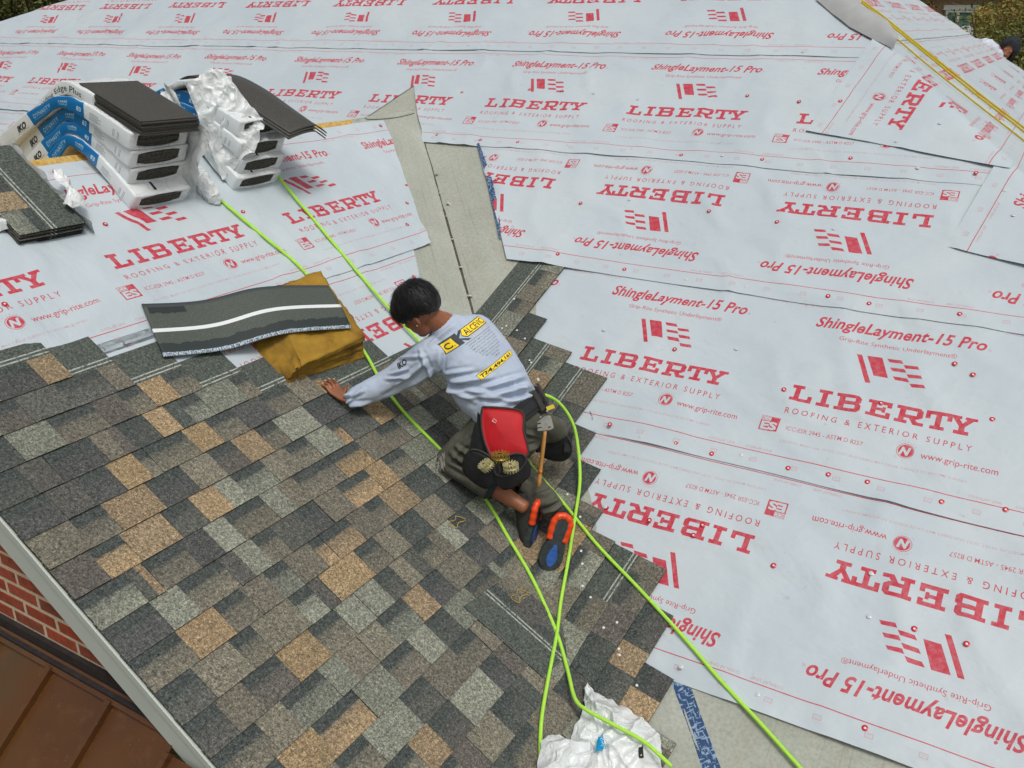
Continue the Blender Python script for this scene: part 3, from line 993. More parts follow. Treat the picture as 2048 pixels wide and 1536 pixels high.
for s, t in RED_A: put(ME_RED, 'cap_nail', PA(s, t, .012 + wr(s, t)), NA)
NAILS_B = [(0.273, -0.089), (0.292, -0.066), (0.377, -0.083), (0.457, -0.132), (0.243, 0.147), (0.559, -0.278), (0.576, -0.292), (0.669, -0.391), (0.677, -0.399), (1.352, -1.317), (1.385, -1.378), (1.433, -1.484), (1.493, -1.525), (1.661, -1.598), (1.611, -1.643), (1.716, -1.712), (1.730, -1.737), (1.854, -1.837), (1.153, -1.042), (1.230, -1.114), (1.271, -1.143), (1.352, -1.316), (1.386, -1.378)]
NAILS_A = [(-2.463, -0.676), (-2.263, -0.524), (-2.029, -0.406), (-1.757, -0.246)]
for s, t in NAILS_B: put(ME_NAIL, 'nail', PB(s, t, .019), NB)
for s, t in NAILS_A: put(ME_NAIL, 'nail', PA(s, t, .010), NA)

# ------------------------------------------------------------ ground, hill, neighbour, vegetation
def mat_ground():
    t = NT('lawn')
    c = t.coord('Object')
    n = t.noise(c, .35, 5, .6); n2 = t.noise(c, 5, 5, .7)
    k = t.ramp(n, [(0.3, (0.045, 0.06, 0.014)), (0.55, (0.075, 0.085, 0.022)), (0.8, (0.12, 0.085, 0.035))])
    k = t.mix(t.ramp(n2, [(0.4, 0.0), (0.7, .6)]), k, (0.028, 0.035, 0.010))
    t.set(Roughness=0.95)
    return t.out(k, t.bump(n2, .8, .08))
M_LAWN = mat_ground()
n = 60
v = []
for j in range(n + 1):
    for i in range(n + 1):
        x = -220 + 440 * i / n; y = -160 + 440 * j / n
        r = math.hypot(x, y)
        z = GROUND + max(0, r - 24) * .20 * (1 - .25 * noise.noise(Vector((x * .02, y * .02, 0)))) if y > -8 else GROUND
        z = min(z, GROUND + 24)
        v.append((x, y, z + .3 * noise.noise(Vector((x * .08, y * .08, 1)))  * (r > 14)))
g = mesh('terrain', v, grid_faces(n + 1, n + 1), M_LAWN, smooth=True)
tag(g, kind='structure')

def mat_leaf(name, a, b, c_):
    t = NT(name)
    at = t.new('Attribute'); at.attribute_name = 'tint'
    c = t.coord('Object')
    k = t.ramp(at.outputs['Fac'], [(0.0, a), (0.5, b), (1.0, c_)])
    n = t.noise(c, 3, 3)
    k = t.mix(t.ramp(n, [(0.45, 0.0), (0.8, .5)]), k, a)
    t.set(Roughness=0.7)
    t.b.inputs['Transmission Weight'].default_value = 0.0
    return t.out(k)
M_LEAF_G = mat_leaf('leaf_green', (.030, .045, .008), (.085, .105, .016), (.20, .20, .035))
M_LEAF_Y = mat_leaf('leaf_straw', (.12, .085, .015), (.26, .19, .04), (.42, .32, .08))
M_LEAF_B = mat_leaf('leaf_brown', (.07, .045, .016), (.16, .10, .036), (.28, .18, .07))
M_BARK = plain('bark_moss', (.085, .095, .022), .9, .5, 9, .6)
M_TWIG = plain('twig', (.060, .045, .028), .9, .4, 20, .4)

def leaves(n, fn, size, rng, mat, name, parent):
    v, f, col = [], [], []
    for _ in range(n):
        p, tone_ = fn()
        a = Vector((rng.gauss(0, 1), rng.gauss(0, 1), rng.gauss(0, .7))).normalized()
        b_ = a.orthogonal().normalized(); 
        b_ = Matrix.Rotation(rng.uniform(0, 6.28), 3, a) @ b_
        s = size * rng.uniform(.5, 1.4)
        k = len(v)
        v += [p - a * s, p + b_ * s * .45, p + a * s, p - b_ * s * .45]
        f.append((k, k + 1, k + 2, k + 3)); col += [(tone_,) * 3] * 4
    return mesh(name, v, f, mat, parent, col=col)

def bush(loc, rx, rz, label, mat, seed, n=2600, size=.09, group=None, cat='bush', nm='bush', twigs=26):
    rng = random.Random(seed)
    o = empty(nm, label, cat, loc, group)
    cl = [(Vector((rng.gauss(0, .42) * rx, rng.gauss(0, .42) * rx, (rng.random() ** .8) * rz)), rng.uniform(.22, .42) * rx, rng.uniform(0, .6)) for _ in range(22)]
    def fn():
        c, r, tn = rng.choice(cl)
        d = Vector((rng.gauss(0, 1), rng.gauss(0, 1), rng.gauss(0, .8)))
        d = d.normalized() * r * rng.random() ** .4
        p = c + d
        p.z = max(.02, p.z)
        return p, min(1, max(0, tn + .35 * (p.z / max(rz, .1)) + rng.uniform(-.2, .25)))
    leaves(n, fn, size, rng, mat, 'foliage', o)
    b = MB()
    for k in range(twigs):
        c, r, tn = rng.choice(cl)
        e = c + Vector((rng.gauss(0, .3), rng.gauss(0, .3), rng.uniform(0, .5))) * rx
        b.tube(bez([Vector((rng.gauss(0, .1), rng.gauss(0, .1), 0)), c * .5 + Vector((0, 0, .1)), e], 4), [.022 * rx] * 4 + [.014 * rx] * 4 + [.005 * rx], 5)
    b.build('branches', M_TWIG, o, True)
    return o

def tree(loc, h, spread, lean, label, seed, mat=M_LEAF_G, n=3500, size=.12, r0=.22, group=None, crown_lo=.35):
    rng = random.Random(seed)
    o = empty('tree', label, 'tree', loc, group)
    b = MB()
    top = Vector((lean[0], lean[1], h))
    spine = bez([Vector((0, 0, -.6)), Vector((lean[0] * .2, lean[1] * .2, h * .3)), Vector((lean[0] * .6, lean[1] * .6, h * .65)), top], 6)
    b.tube(spine, [r0 * (1 - .8 * i / (len(spine) - 1)) for i in range(len(spine))], 9)
    tips = []
    for k in range(16):
        f = rng.uniform(crown_lo, .95)
        p = spine[int(f * (len(spine) - 1))]
        a = rng.uniform(0, 6.28)
        e = p + Vector((math.cos(a) * spread * rng.uniform(.5, 1), math.sin(a) * spread * rng.uniform(.5, 1), rng.uniform(.2, .5) * spread))
        m_ = p.lerp(e, .5) + Vector((0, 0, -.08 * spread))
        b.tube(bez([p, m_, e], 4), [r0 * .34 * (1 - .85 * i / 8) * (1.1 - f * .5) for i in range(9)], 6)
        tips += [(e, rng.uniform(0, .6)), (m_, rng.uniform(0, .5))]
        for q in range(3):
            e2 = m_.lerp(e, rng.random()) + Vector((rng.gauss(0, 1), rng.gauss(0, 1), rng.gauss(.2, .6))) * spread * .35
            b.tube([m_.lerp(e, .5), e2], [r0 * .09, r0 * .03], 4)
            tips.append((e2, rng.uniform(0, .7)))
    b.build('trunk', M_BARK, o, True)
    def fn():
        c, tn = rng.choice(tips)
        d = Vector((rng.gauss(0, 1), rng.gauss(0, 1), rng.gauss(0, .8))) * spread * .17
        return c + d, min(1, max(0, tn + rng.uniform(-.1, .4)))
    leaves(n, fn, size, rng, mat, 'crown', o)
    return o

def gz(x, y):
    r = math.hypot(x, y)
    return GROUND + (max(0, r - 24) * .2 if y > -8 else 0)
def at_ray(p, z=None):
    x, y = p[0], p[1]
    return (x, y, (gz(x, y) - .2) if z is None else z)

# neighbour's house behind the right-hand hip
nb = empty('neighbour_house', 'tan house with white window trim, half hidden by mossy trees past the right hip', 'house', (0, 0, 0))
M_SIDING = plain('siding', (.30, .20, .11), .8, .2, 6, .2)
M_WHITE = plain('white_trim', (.72, .74, .74), .5, .05, 5, .05)
M_PANE = NT('window_pane'); M_PANE.set(Roughness=.12, Base_Color=(.10, .24, .24, 1)); M_PANE = M_PANE.mat
M_NROOF = plain('neighbour_roof', (.12, .08, .05), .9, .3, 6, .3)
pc = Vector((-0.544, 31.244, 1.919))
nx = Vector((math.cos(R(30.86)), math.sin(R(30.86)), 0)); ny = Vector((-nx.y, nx.x, 0)); nz = Vector((0, 0, 1))
AX = (nx, ny, nz)
b = MB(); b.box(pc + ny * 3.2 + nz * (-3.2), (13, 6, 8.4), AX)
wall = b.build('wall', M_SIDING, nb)
b = MB(); b.box(pc + ny * .16 + nz * .36, (1.2, .12, .16), AX); b.build('window_hood', M_WHITE, nb)
b = MB(); b.box(pc + ny * .16 + nz * -.38, (1.08, .12, .24), AX); b.build('window_sill', M_WHITE, nb)
b = MB()
for dx in (-.9, -.12, .78): b.box(pc + ny * .15 + nx * dx * .52, (.07, .12, .54), AX)
for dz in (-.29, .28): b.box(pc + ny * .15 + nz * dz * .85, (1.02, .11, .06), AX)
fr = b.build('window_frame', M_WHITE, nb)
b = MB(); b.box(pc + ny * .19, (.95, .03, .50), AX); b.build('pane', M_PANE, fr)
b = MB()
rp = pc + nz * 1.0
vv = [rp + nx * a + ny * c + nz * d for a in (-7, 7) for c, d in ((-.5, 0), (3.2, 2.6), (7, 0))]
b.add(vv, [(0, 1, 4, 3), (1, 2, 5, 4), (0, 2, 1), (3, 4, 5), (0, 3, 5, 2)])
b.build('roof', M_NROOF, nb)

def place_tree(px, h, *a, **k):
    x, y, z = px
    return tree((x, y, gz(x, y) - .3), h, *a, **k)
place_tree((1.872, 13.576, 1.396), 10.5, 1.5, (.9, .6), 'mossy leaning tree in front of the neighbour window', 3, n=2200, size=.05, r0=.24, group='trees past the right hip')
place_tree((-0.341, 22.412, 1.600), 9.5, 1.3, (-.6, .6), 'thin green tree left of the neighbour window', 4, n=3500, size=.05, r0=.16, group='trees past the right hip')
place_tree((2.107, 17.462, 1.336), 10.0, 2.3, (.4, .3), 'leafy tree at the right picture edge above the second worker', 6, n=5500, size=.05, r0=.2, group='trees past the right hip')
for k, (px, d, rx, rz, lab, m) in enumerate((
        ((2.543, 13.389, 1.482), 0, .85, 2.4, 'straw yellow bush behind the hooded worker', M_LEAF_Y),
        ((2.035, 13.569, 1.175), 0, .62, 1.6, 'olive bush just left of the hooded worker', M_LEAF_G),
        ((-0.618, 18.718, 2.118), 0, 1.0, 3.0, 'brown bush at the top end of the right roof edge', M_LEAF_B),
        ((2.471, 11.276, 1.094), 0, 1.4, 3.0, 'dark green bush under the straw yellow one', M_LEAF_G))):
    x, y, z = px
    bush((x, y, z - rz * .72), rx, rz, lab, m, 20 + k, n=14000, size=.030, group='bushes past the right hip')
for k, (px, rx, rz, lab, m) in enumerate((
        ((-24.263, 12.182, 2.218), 2.6, 3.6, 'olive bush at the far left roof edge', M_LEAF_G),
        ((-26.583, 14.655, 2.400), 2.6, 3.4, 'brown green bush beside the far left bush', M_LEAF_B),
        ((-27.618, 16.699, 2.710), 2.6, 3.4, 'dark bush furthest from the corner, past the left roof edge', M_LEAF_G),
        ((-24.025, 10.957, 1.987), 2.6, 3.4, 'bush half out of the picture at the left edge', M_LEAF_G))):
    x, y, z = px
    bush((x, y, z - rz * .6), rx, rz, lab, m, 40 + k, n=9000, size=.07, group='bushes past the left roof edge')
for k, (px, h) in enumerate((((-34.093, 19.105, 2.684), 12), ((-2.681, 35.334, 2.629), 12), ((-0.834, 40.249, 2.712), 13), ((1.509, 36.567, 2.602), 12))):
    place_tree(px, h, 3.2, (.6, .3), ('tall tree behind the bushes in the upper left corner', 'tall tree above the top end of the right roof edge', 'tall tree behind the neighbour house', 'tall tree outermost on the right')[k], 60 + k, n=7000, size=.10, r0=.3, group='tall trees in the distance')
# woods on the slope that read as one mass
rng = random.Random(77)
def fn():
    a = rng.uniform(-1.5, 1.1); r = rng.uniform(34, 62)
    x, y = r * math.sin(a - .3), r * math.cos(a - .3)
    zz = gz(x, y) + rng.random() ** 1.3 * 7
    return Vector((x, y, zz)), rng.random()
w = leaves(26000, fn, .38, rng, M_LEAF_B, 'woodland', None)
tag(w, kind='stuff')

# ------------------------------------------------------------ bundles, foam, ropes and litter
M_WRAP = NT('white_wrapper')
def _w():
    t = M_WRAP
    c = t.coord('Object')
    n = t.noise(c, 22, 4, .6, 1.0); n2 = t.noise(c, 5, 3)
    k = t.ramp(n2, [(0.3, (.70, .745, .75)), (0.7, (.78, .80, .80))])
    t.set(Roughness=.24)
    t.b.inputs['Specular IOR Level'].default_value = .6
    rg = t.math('ABSOLUTE', t.math('SUBTRACT', t.noise(c, 13, 3, .5, .6), .5)); rg = t.ramp(rg, [(0.0, 1.0), (0.09, 0.0)])
    k = t.mix(t.math('MULTIPLY', rg, .25), k, (.60, .64, .66))
    return t.out(k, t.bump(rg, .5, .006, t.bump(n, .4, .005)))
M_WRAP = _w()
M_LAYER = plain('asphalt_layers', (.085, .083, .068), .85, .5, 70, .5, 200)
def mat_capstrip():
    t = NT('starter_granules')
    c = t.coord('Object')
    n = t.noise(c, 260, 2, .7); n2 = t.noise(c, 4, 3)
    k = t.ramp(n, [(0.32, (.018, .018, .016)), (0.55, (.058, .055, .047)), (0.72, (.16, .15, .13))])
    k = t.mix(t.ramp(n2, [(0.45, 0.0), (0.75, .35)]), k, (.07, .064, .055))
    t.set(Roughness=.55)
    return t.out(k, t.bump(n, .5, .002))
M_STRIP = mat_capstrip()

BL, BT = 1.04, .100
def label_image(kind):
    PP = 900
    def lay(): return Raster(BL, BT, PP, 2)
    blue, black, white, grey = lay(), lay(), lay(), lay()
    if kind == 'band':
        blue.poly([(.34, 0), (.745, 0), (.735, BT), (.325, BT)])
        white.text('DYNASTY', .365, .034, .030, .150, bold=-.01)
        white.rect(.365, .022, .50, .0235)
        white.text('CARRÉ', .575, .050, .016, .056, bold=.01); white.text('COMPLET', .575, .030, .013, .056)
        white.text('83', .690, .030, .030, .030, bold=.02)
        black.text('IKO', .20, .030, .036, .085, bold=.05, shear=.25); grey.rect(.19, .020, .30, .022)
        for k in range(5): grey.rect(.775, .022 + k * .009, .775 + (.075 if k % 2 else .055), .0255 + k * .009, .8)
        for x in (.93, .938, .960, .968): grey.rect(x, .018, x + .003, .06, .7)
    else:
        black.text('IKO', .30, .024, .050, .150, bold=.05, shear=.25)
        black.rect(.485, .012, .489, .084)
        black.text('Leading Edge Plus', .51, .028, .042, .43, bold=.005)
    rgb = np.ones((blue.H, blue.W, 3), np.float32) * np.array([.885, .915, .92])
    for L, c in ((blue, (.03, .46, .72)), (grey, (.42, .45, .48)), (black, (.05, .05, .07)), (white, (.90, .95, .97))):
        a = L.result()[:, :, None]
        rgb = rgb * (1 - a) + a * np.array(c)
    return image('wrapper_print_' + kind, rgb)
def mat_label(kind):
    t = NT('wrapper_label_' + kind)
    im = t.new('TexImage'); im.image = label_image(kind); im.extension = 'EXTEND'
    t.link(t.coord('UV'), im.inputs[0])
    c = t.coord('Object')
    n = t.noise(c, 26, 4, .6, 1.0)
    t.set(Roughness=.3)
    return t.out(im.outputs[0], t.bump(n, .4, .005))
M_LAB, M_LAB2 = mat_label('band'), mat_label('edge')

def drape(front, back, h, crest, n=44):
    """underside of a bundle bent over ridge A: [(x,z)] from the rear end to the front end, with normals"""
    dA, nA_ = Vector((1, -M)) / Q, Vector((M, 1)) / Q
    dB, nB_ = Vector((-1, -M)) / Q, Vector((-M, 1)) / Q
    rd = Vector((-1.553, 1.0483))
    ap = rd + Vector((0, 1)) * crest
    fr, bk_ = rd + dA * front + nA_ * h, rd + dB * back + nB_ * h
    P = [bk_, bk_.lerp(ap, .35) + nB_ * .015, bk_.lerp(ap, .74) + nB_ * .030, ap + Vector((-.015, .012)), fr.lerp(ap, .72) + nA_ * .030, fr.lerp(ap, .35) + nA_ * .014, fr]
    pts = [Vector((q.x, q.y)) for q in bez([Vector((p.x, p.y, 0)) for p in P], 8)]
    return pts
def bundle(sc, w, front, back, h, crest, seed, label, group, mats, th=BT, yaw=0.0, closed=True, flip=0):
    rng = random.Random(seed)
    path = drape(front, back, h, crest)
    L = [0]
    for a, b in zip(path, path[1:]): L.append(L[-1] + (b - a).length)
    tot = L[-1]
    o = empty('shingle_bundle', label, 'shingle bundle', (path[-1].x, sc, path[-1].y), group)
    # cross-section outline (y across, z up), a soft-cornered rectangle
    sec = []
    rr = .011
    for cx, cz, a0 in ((w / 2 - rr, th - rr, 0), (-w / 2 + rr, th - rr, 90), (-w / 2 + rr, rr, 180), (w / 2 - rr, rr, 270)):
        for k in range(4):
            a = R(a0 + 30 * k)
            sec.append((cx + rr * math.cos(a), cz + rr * math.sin(a)))
        if a0 in (0, 180):
            sg = 1 if a0 == 0 else -1
            for k in range(1, 8): sec.append((sg * (w / 2 - rr) * (1 - k / 4), cz + sg * rr))
    ns = len(sec)
    v, uv, f, mi = [], [], [], []
    for i, p in enumerate(path):
        t = (path[min(i + 1, len(path) - 1)] - path[max(i - 1, 0)]).normalized()
        nrm = Vector((-t.y, t.x))
        yo = yaw * (L[i] / tot - 1)
        x_ = (L[i] / tot - .52) / .22
        zs = 1 - .36 * math.exp(-x_ * x_)
        for y, z in sec:
            q = p + nrm * (z * zs)
            k = .004 * noise.noise(Vector((L[i] * 14, y * 12 + seed, z * 30))) + .005 * max(0, .22 - abs(noise.noise(Vector((L[i] * 7 + y * 5, y * 9 - L[i] * 4, seed + z * 8))))) / .22
            v.append((q.x + nrm.x * k, sc + y * (1 + k * .8) + yo + k * .6, q.y + nrm.y * k))
            uv.append((L[i] / tot, min(1, max(0, z / th))))
    for i in range(len(path) - 1):
        for k in range(ns):
            a, b = i * ns + k, i * ns + (k + 1) % ns
            f.append((a, a + ns, b + ns, b))
            y0, y1 = sec[k][0], sec[(k + 1) % ns][0]
            mi.append(1 if (y0 < -w / 2 + .004 and y1 < -w / 2 + .004) or (y0 < -w/2 + rr*.8 and y1 < -w/2 + rr*.8) else 0)
    # front and rear lips: outline drawn in to an ellipse
    nrings = 3
    for end, idx in ((0, len(path) - 1), (1, 0)):
        p = path[idx]
        t = (path[-1] - path[-2]).normalized() if end == 0 else (path[0] - path[1]).normalized()
        t2 = (path[-1] - path[-2]).normalized() if end == 0 else (path[1] - path[0]).normalized()
        nrm = Vector((-t2.y, t2.x))
        yo = yaw * (L[idx] / tot - 1)
        prev = [idx * ns + k for k in range(ns)]
        for r_, (fr, out) in enumerate(((.30, .005), (.75, .006), (1.0, -.004))):
            ring = []
            for k, (y, z) in enumerate(sec):
                a = math.atan2((z - th / 2) / th, y / w)
                ca, sa = math.cos(a), math.sin(a)
                ey, ez = w * .455 * ca, th / 2 + th * .43 * sa
                yy, zz = y + (ey - y) * fr, z + (ez - z) * fr
                j = .004 * noise.noise(Vector((k * 1.3, seed, r_)))
                q = p + nrm * zz + t * (out + j)
                ring.append(len(v)); v.append((q.x, sc + yy + yo, q.y)); uv.append((.99, .95))
            for k in range(ns):
                qd = (prev[k], ring[k], ring[(k + 1) % ns], prev[(k + 1) % ns])
                f.append(qd if end == 0 else tuple(reversed(qd))); mi.append(0)
            prev = ring
    wr_ = mesh('wrapper', [Vector(q) - o.location for q in v], f, None, o, True, uv=uv, mats=mats, midx=mi)
    # stacked shingle edges seen through the open end
    b = MB(); nl = 11
    p = path[-1]; t = (path[-1] - path[-2]).normalized(); nrm = Vector((-t.y, t.x))
    X, Y_, Z = Vector((t.x, 0, t.y)), Vector((0, 1, 0)), Vector((nrm.x, 0, nrm.y))
    yo = 0
    for k in range(nl):
        z = .007 + (th - .014) * (k + .5) / nl
        c = Vector((p.x, sc + yo, p.y)) + Z * z - X * (.052 + rng.uniform(0, .005))
        b.box(c - o.location, (.10, w * .90, (th - .014) / nl * .62), (X, Y_, Z))
    
    b.build('shingle_layers', M_LAYER, o)
    b = MB(); b.box(Vector((p.x, sc, p.y)) + Z * th / 2 - X * .066 - o.location, (.10, w * .92, th * .90), (X, Y_, Z)); b.build('shingle_core', M_ASPH, o)
    b = MB()
    c = Vector((p.x, sc - w * .18 + rng.uniform(-.03, .03), p.y)) + Z * (th + .004) - X * .05
    b.box(c - o.location, (.055, .014, .002), (X, Y_, Z))
    b.build('tear_tape', M_ASPH, o)
    return o
LB5 = ['white wrapped shingle bundle with blue band, bottom of the left stack',
       'white wrapped shingle bundle with blue band, second from the bottom of the left stack',
       'white wrapped shingle bundle with blue band, third from the bottom of the left stack',
       'white wrapped shingle bundle directly under the opened dark strips of the left stack']
for k in range(4):
    bundle(-1.340 + (0, .015, .0, -.015)[k], .365, (.475, .395, .385, .37)[k], .54, .010 + .1025 * k, .030 + .066 * k, 100 + k, LB5[k], 'left stack of shingle bundles', [M_WRAP, M_LAB], yaw=(0.0, .02, -.015, .01)[k])
LB6 = ['white wrapped shingle bundle at the bottom of the right stack, above the green rope',
       'white wrapped shingle bundle, second from the bottom of the right stack',
       'white wrapped shingle bundle, third from the bottom of the right stack',
       'white wrapped shingle bundle just under the crumpled wrapper and bent dark strips']
for k in range(4):
    bundle(-.640 + (0, .02, .01, .02)[k], .355, (.475, .45, .42, .36)[k], .54, .010 + .098 * k, .030 + .062 * k, 120 + k, LB6[k], 'right stack of shingle bundles', [M_WRAP, M_LAB], yaw=(0.0, -.015, .01, .02)[k])

def crumple(name, outline, hfun, pos, parent, mat, seed, rings=12, n=84, amp=.02, mats=None, off=Vector((0, 0, 0))):
    """a crumpled film: outline in slope coordinates, height from hfun(fraction from the rim, s, t)"""
    P = [Vector((a, b, 0)) for a, b in outline]
    c = sum(P, Vector()) / len(P)
    lens = [0]
    Pc = P + [P[0]]
    for a, b in zip(Pc, Pc[1:]): lens.append(lens[-1] + (b - a).length)
    rim = []
    for i in range(n):
        d = lens[-1] * i / n
        k = max(j for j in range(len(lens) - 1) if lens[j] <= d)
        rim.append(Pc[k].lerp(Pc[k + 1], (d - lens[k]) / max(1e-6, lens[k + 1] - lens[k])))
    v = []
    for r in range(rings + 1):
        f = r / rings
        for q in rim:
            p = c.lerp(q, f)
            if f > .9: p += Vector((noise.noise(q * 31), noise.noise(q * 29 + Vector((5, 0, 0))), 0)) * .012
            w = abs(noise.noise(Vector((p.x * 5 + p.y * 2, p.y * 8 - p.x * 2, seed)))) ; w2 = abs(noise.noise(Vector((p.x * 13 - p.y * 5, p.y * 11, seed + 4))))
            h = hfun(1 - f, p.x, p.y) + amp * 2.2 * max(0, 1 - 3.2 * w) ** 1.5 + amp * .9 * max(0, 1 - 3.5 * w2) ** 1.5 + amp * .5 * noise.noise(Vector((p.x * 4, p.y * 4, seed + 9)))
            v.append(pos(p.x, p.y, max(.004, h)) - off)
    f_ = []
    for r in range(rings):
        for i in range(n):
            a, b = r * n + i, r * n + (i + 1) % n
            f_.append((a, b, b + n, a + n))
    # orient upwards
    return mesh(name, v, [tuple(reversed(q)) for q in f_], mat, parent, True)

# opened bundle of dark starter strips on top of the left stack
lep = bundle(-1.345, .362, .05, .52, .335, .030 + .066 * 4, 140, 'opened white bundle with dark starter strips pulled out, top of the left stack', 'left stack of shingle bundles', [M_WRAP, M_LAB2], th=.075)
X, Y_, Z = UA.copy(), Vector((0, 1, 0)), NA.copy()
pt = drape(.37, .52, .425, .030 + .066 * 4)
Xs = (pt[-1] - pt[-12]).normalized(); Xs = Vector((Xs.x, 0, Xs.y)); Zs = Vector((-Xs.z, 0, Xs.x))
Y2 = (Y_ + Xs * .04).normalized(); X2 = Y2.cross(Zs)
pc_ = pt[-1] - (pt[-1] - pt[-12]).normalized() * .205
b = MB(); rng = random.Random(8)
for k in range(11):
    c = Vector((pc_.x, -1.345 + rng.uniform(-.006, .006), pc_.y)) + Zs * (.014 + .0062 * k) + Xs * (rng.uniform(-.006, .006) - .0015 * k + .02)
    b.box(c - lep.location, (.50, .345, .0048), (X2, Y2, Zs))
b.build('starter_strips', M_STRIP, lep)
out = [(-1.53, -1.72), (-1.40, -1.74), (-1.16, -1.72), (-1.13, -1.55), (-1.15, -1.36), (-1.12, -1.30), (-1.17, -1.40), (-1.19, -1.60), (-1.35, -1.71)]
# torn wrapper hanging down the right side of the stack
v = []
nu, nv = 9, 26
for j in range(nv + 1):
    q = j / nv
    for i in range(nu + 1):
        w = i / nu
        t = -1.78 + .40 * q + .02 * noise.noise(Vector((q * 6, w * 4, 2)))
        hh_ = .50 - .44 * w * (0.25 + .75 * q) - .05 * q
        s = -1.158 + .018 * math.sin(q * 9 + w * 5) + .03 * noise.noise(Vector((q * 5, w * 6, 1))) + .03 * w * q
        v.append(PA(s, t, hh_) - lep.location)
mesh('torn_wrapper', v, grid_faces(nu + 1, nv + 1), M_WRAP, lep, True)

# right stack: bent dark strips lying over an opened, crumpled wrapper
top = bundle(-.70, .28, .0, .52, .40, .030 + .062 * 4, 150, 'opened bundle on the right stack, crumpled white wrapper under bent dark strips', 'right stack of shingle bundles', [M_WRAP, M_LAB], th=.035)
for k in range(3):
    v = []
    nu, nv = 16, 26
    pth = drape(.56 - .012 * k, .36, .425 + .010 * k, .335 + .010 * k)
    for i, p in enumerate(pth):
        q = i / (len(pth) - 1)
        for j in range(nu + 1):
            w = j / nu
            y = -.72 + .34 * w + .10 * q + .012 * k
            curl = (.035 * math.sin(w * 3.14) - .10 * max(0, w - .62)) * q * q
            v.append(Vector((p.x + M / Q * curl, y, p.y + curl / Q)) - top.location)
    n_ = len(v)
    fs = grid_faces(nu + 1, len(pth))
    o = mesh('starter_strip', v, [tuple(reversed(f)) for f in fs], M_STRIP, top, True)
    so = o.modifiers.new('thickness', 'SOLIDIFY'); so.thickness = .006; so.offset = -1
v = []
nu, nv = 40, 56
for j in range(nv + 1):
    q = j / nv
    for i in range(nu + 1):
        w = i / nu
        t = -1.90 + (.50 - .18 * abs(w - .4)) * q
        s = -.835 + .20 * w + .03 * q
        hh_ = .47 - .09 * q - (.42 * (1 - w) ** 2.2) * (.35 + .65 * q) * .9
        k = .25 + max(0, 1 - 4 * abs(noise.noise(Vector((s * 9 + t * 3, t * 7, 3))))) + .5 * max(0, 1 - 4 * abs(noise.noise(Vector((s * 22 - t * 8, t * 17, 8)))))
        v.append(PA(s - .03 * k, t, max(.03, hh_ + .035 * (k - .3))) - top.location)
mesh('torn_wrapper', v, grid_faces(nu + 1, nv + 1), M_WRAP, top, True)

# opened bundle at the left picture edge, its shingles showing
ob = empty('shingle_bundle', 'opened shingle bundle at the left picture edge, tan tabs and torn wrapper showing', 'shingle bundle', PA(-2.03, -1.30, 0))
rng = random.Random(31)
sub2 = []
for k in range(5):
    rr_ = random.Random(400 + k)
    def posb(S, T, h, k=k): return PA(T + .0, S, h)          # courses run down the slope here
    o = make_shingle(-1.92, -1.305 + rr_.uniform(-.006, .006), -2.20, rr_, lambda S, T, h, k=k: PA(-2.20 - (T + 2.20), S, h), base_h=.012 + .016 * k, flat=True, name='shingle')
    o.data.flip_normals()
    o.parent = ob; o.location = o.location - ob.location
b = MB()
for k in range(4): b.box(PA(-2.035, -1.62, .010 + .015 * k) - ob.location, (.61, .325, .010), (X, Y_, Z))
b.build('shingle_layers', M_LAYER, ob)
# wrapper remains: right side lip, torn corner at the front and the front left
v = []
for j in range(31):
    q = j / 30
    for i in range(7):
        w = i / 6
        s = -1.858 + .012 * math.sin(q * 20) * (1 - w) + .006 * w + (.045 * w if q > .8 else 0)
        v.append(PA(s, -1.92 + .63 * q, .098 - .092 * w + .006 * noise.noise(Vector((q * 14, w * 4, 0)))) - ob.location)
mesh('wrapper', v, grid_faces(7, 31), M_WRAP, ob, True)
crumple('torn_wrapper', [(-1.813, -1.652), (-1.766, -1.665), (-1.796, -1.521), (-1.767, -1.474), (-1.808, -1.406), (-1.899, -1.385), (-1.905, -1.432), (-1.849, -1.475), (-1.839, -1.571)], lambda f, s, t: .10 + .02 * f, PA, ob, M_WRAP, 3, rings=6, n=44, amp=.014, off=ob.location)
crumple('torn_wrapper', [(-2.195, -1.526), (-2.115, -1.460), (-2.108, -1.384), (-2.182, -1.391), (-2.291, -1.409)], lambda f, s, t: .03 + .03 * f, PA, ob, M_WRAP, 5, rings=6, n=40, amp=.012, off=ob.location)

# foam block the workers sit on
def mat_foam():
    t = NT('upholstery_foam')
    c = t.coord('Object')
    n = t.noise(c, 5, 5, .65); n2 = t.noise(c, 60, 3, .7); n3 = t.noise(c, 3.1, 3)
    k = t.ramp(n, [(0.28, (.13, .065, .008)), (0.5, (.33, .185, .018)), (0.75, (.44, .265, .03))])
    k = t.mix(t.ramp(n3, [(0.55, 0.0), (0.75, .7)]), k, (.12, .075, .018))
    k = t.mix(t.ramp(n2, [(0.60, 0.0), (0.8, .5)]), k, (.07, .035, .006))
    t.set(Roughness=.95)
    return t.out(k, t.bump(n2, .6, .006, t.bump(n, .5, .02)))
M_FOAM = mat_foam()
bot = [(-0.064, -1.589, 0.043), (-0.018, -1.053, 0.012), (-0.511, -0.865, 0.346), (-0.371, -1.571, 0.251)]
ftop = [A_ for A_ in ()]
fb = [Vector(p) for p in bot]
ft = [Vector(p) for p in ((0.010, -1.545, 0.144), (0.001, -1.045, 0.151), (-0.403, -0.921, 0.424), (-0.413, -1.286, 0.419))]
fc = PA(-1.32, -.30, 0)
v, f = [], []
ng = 26
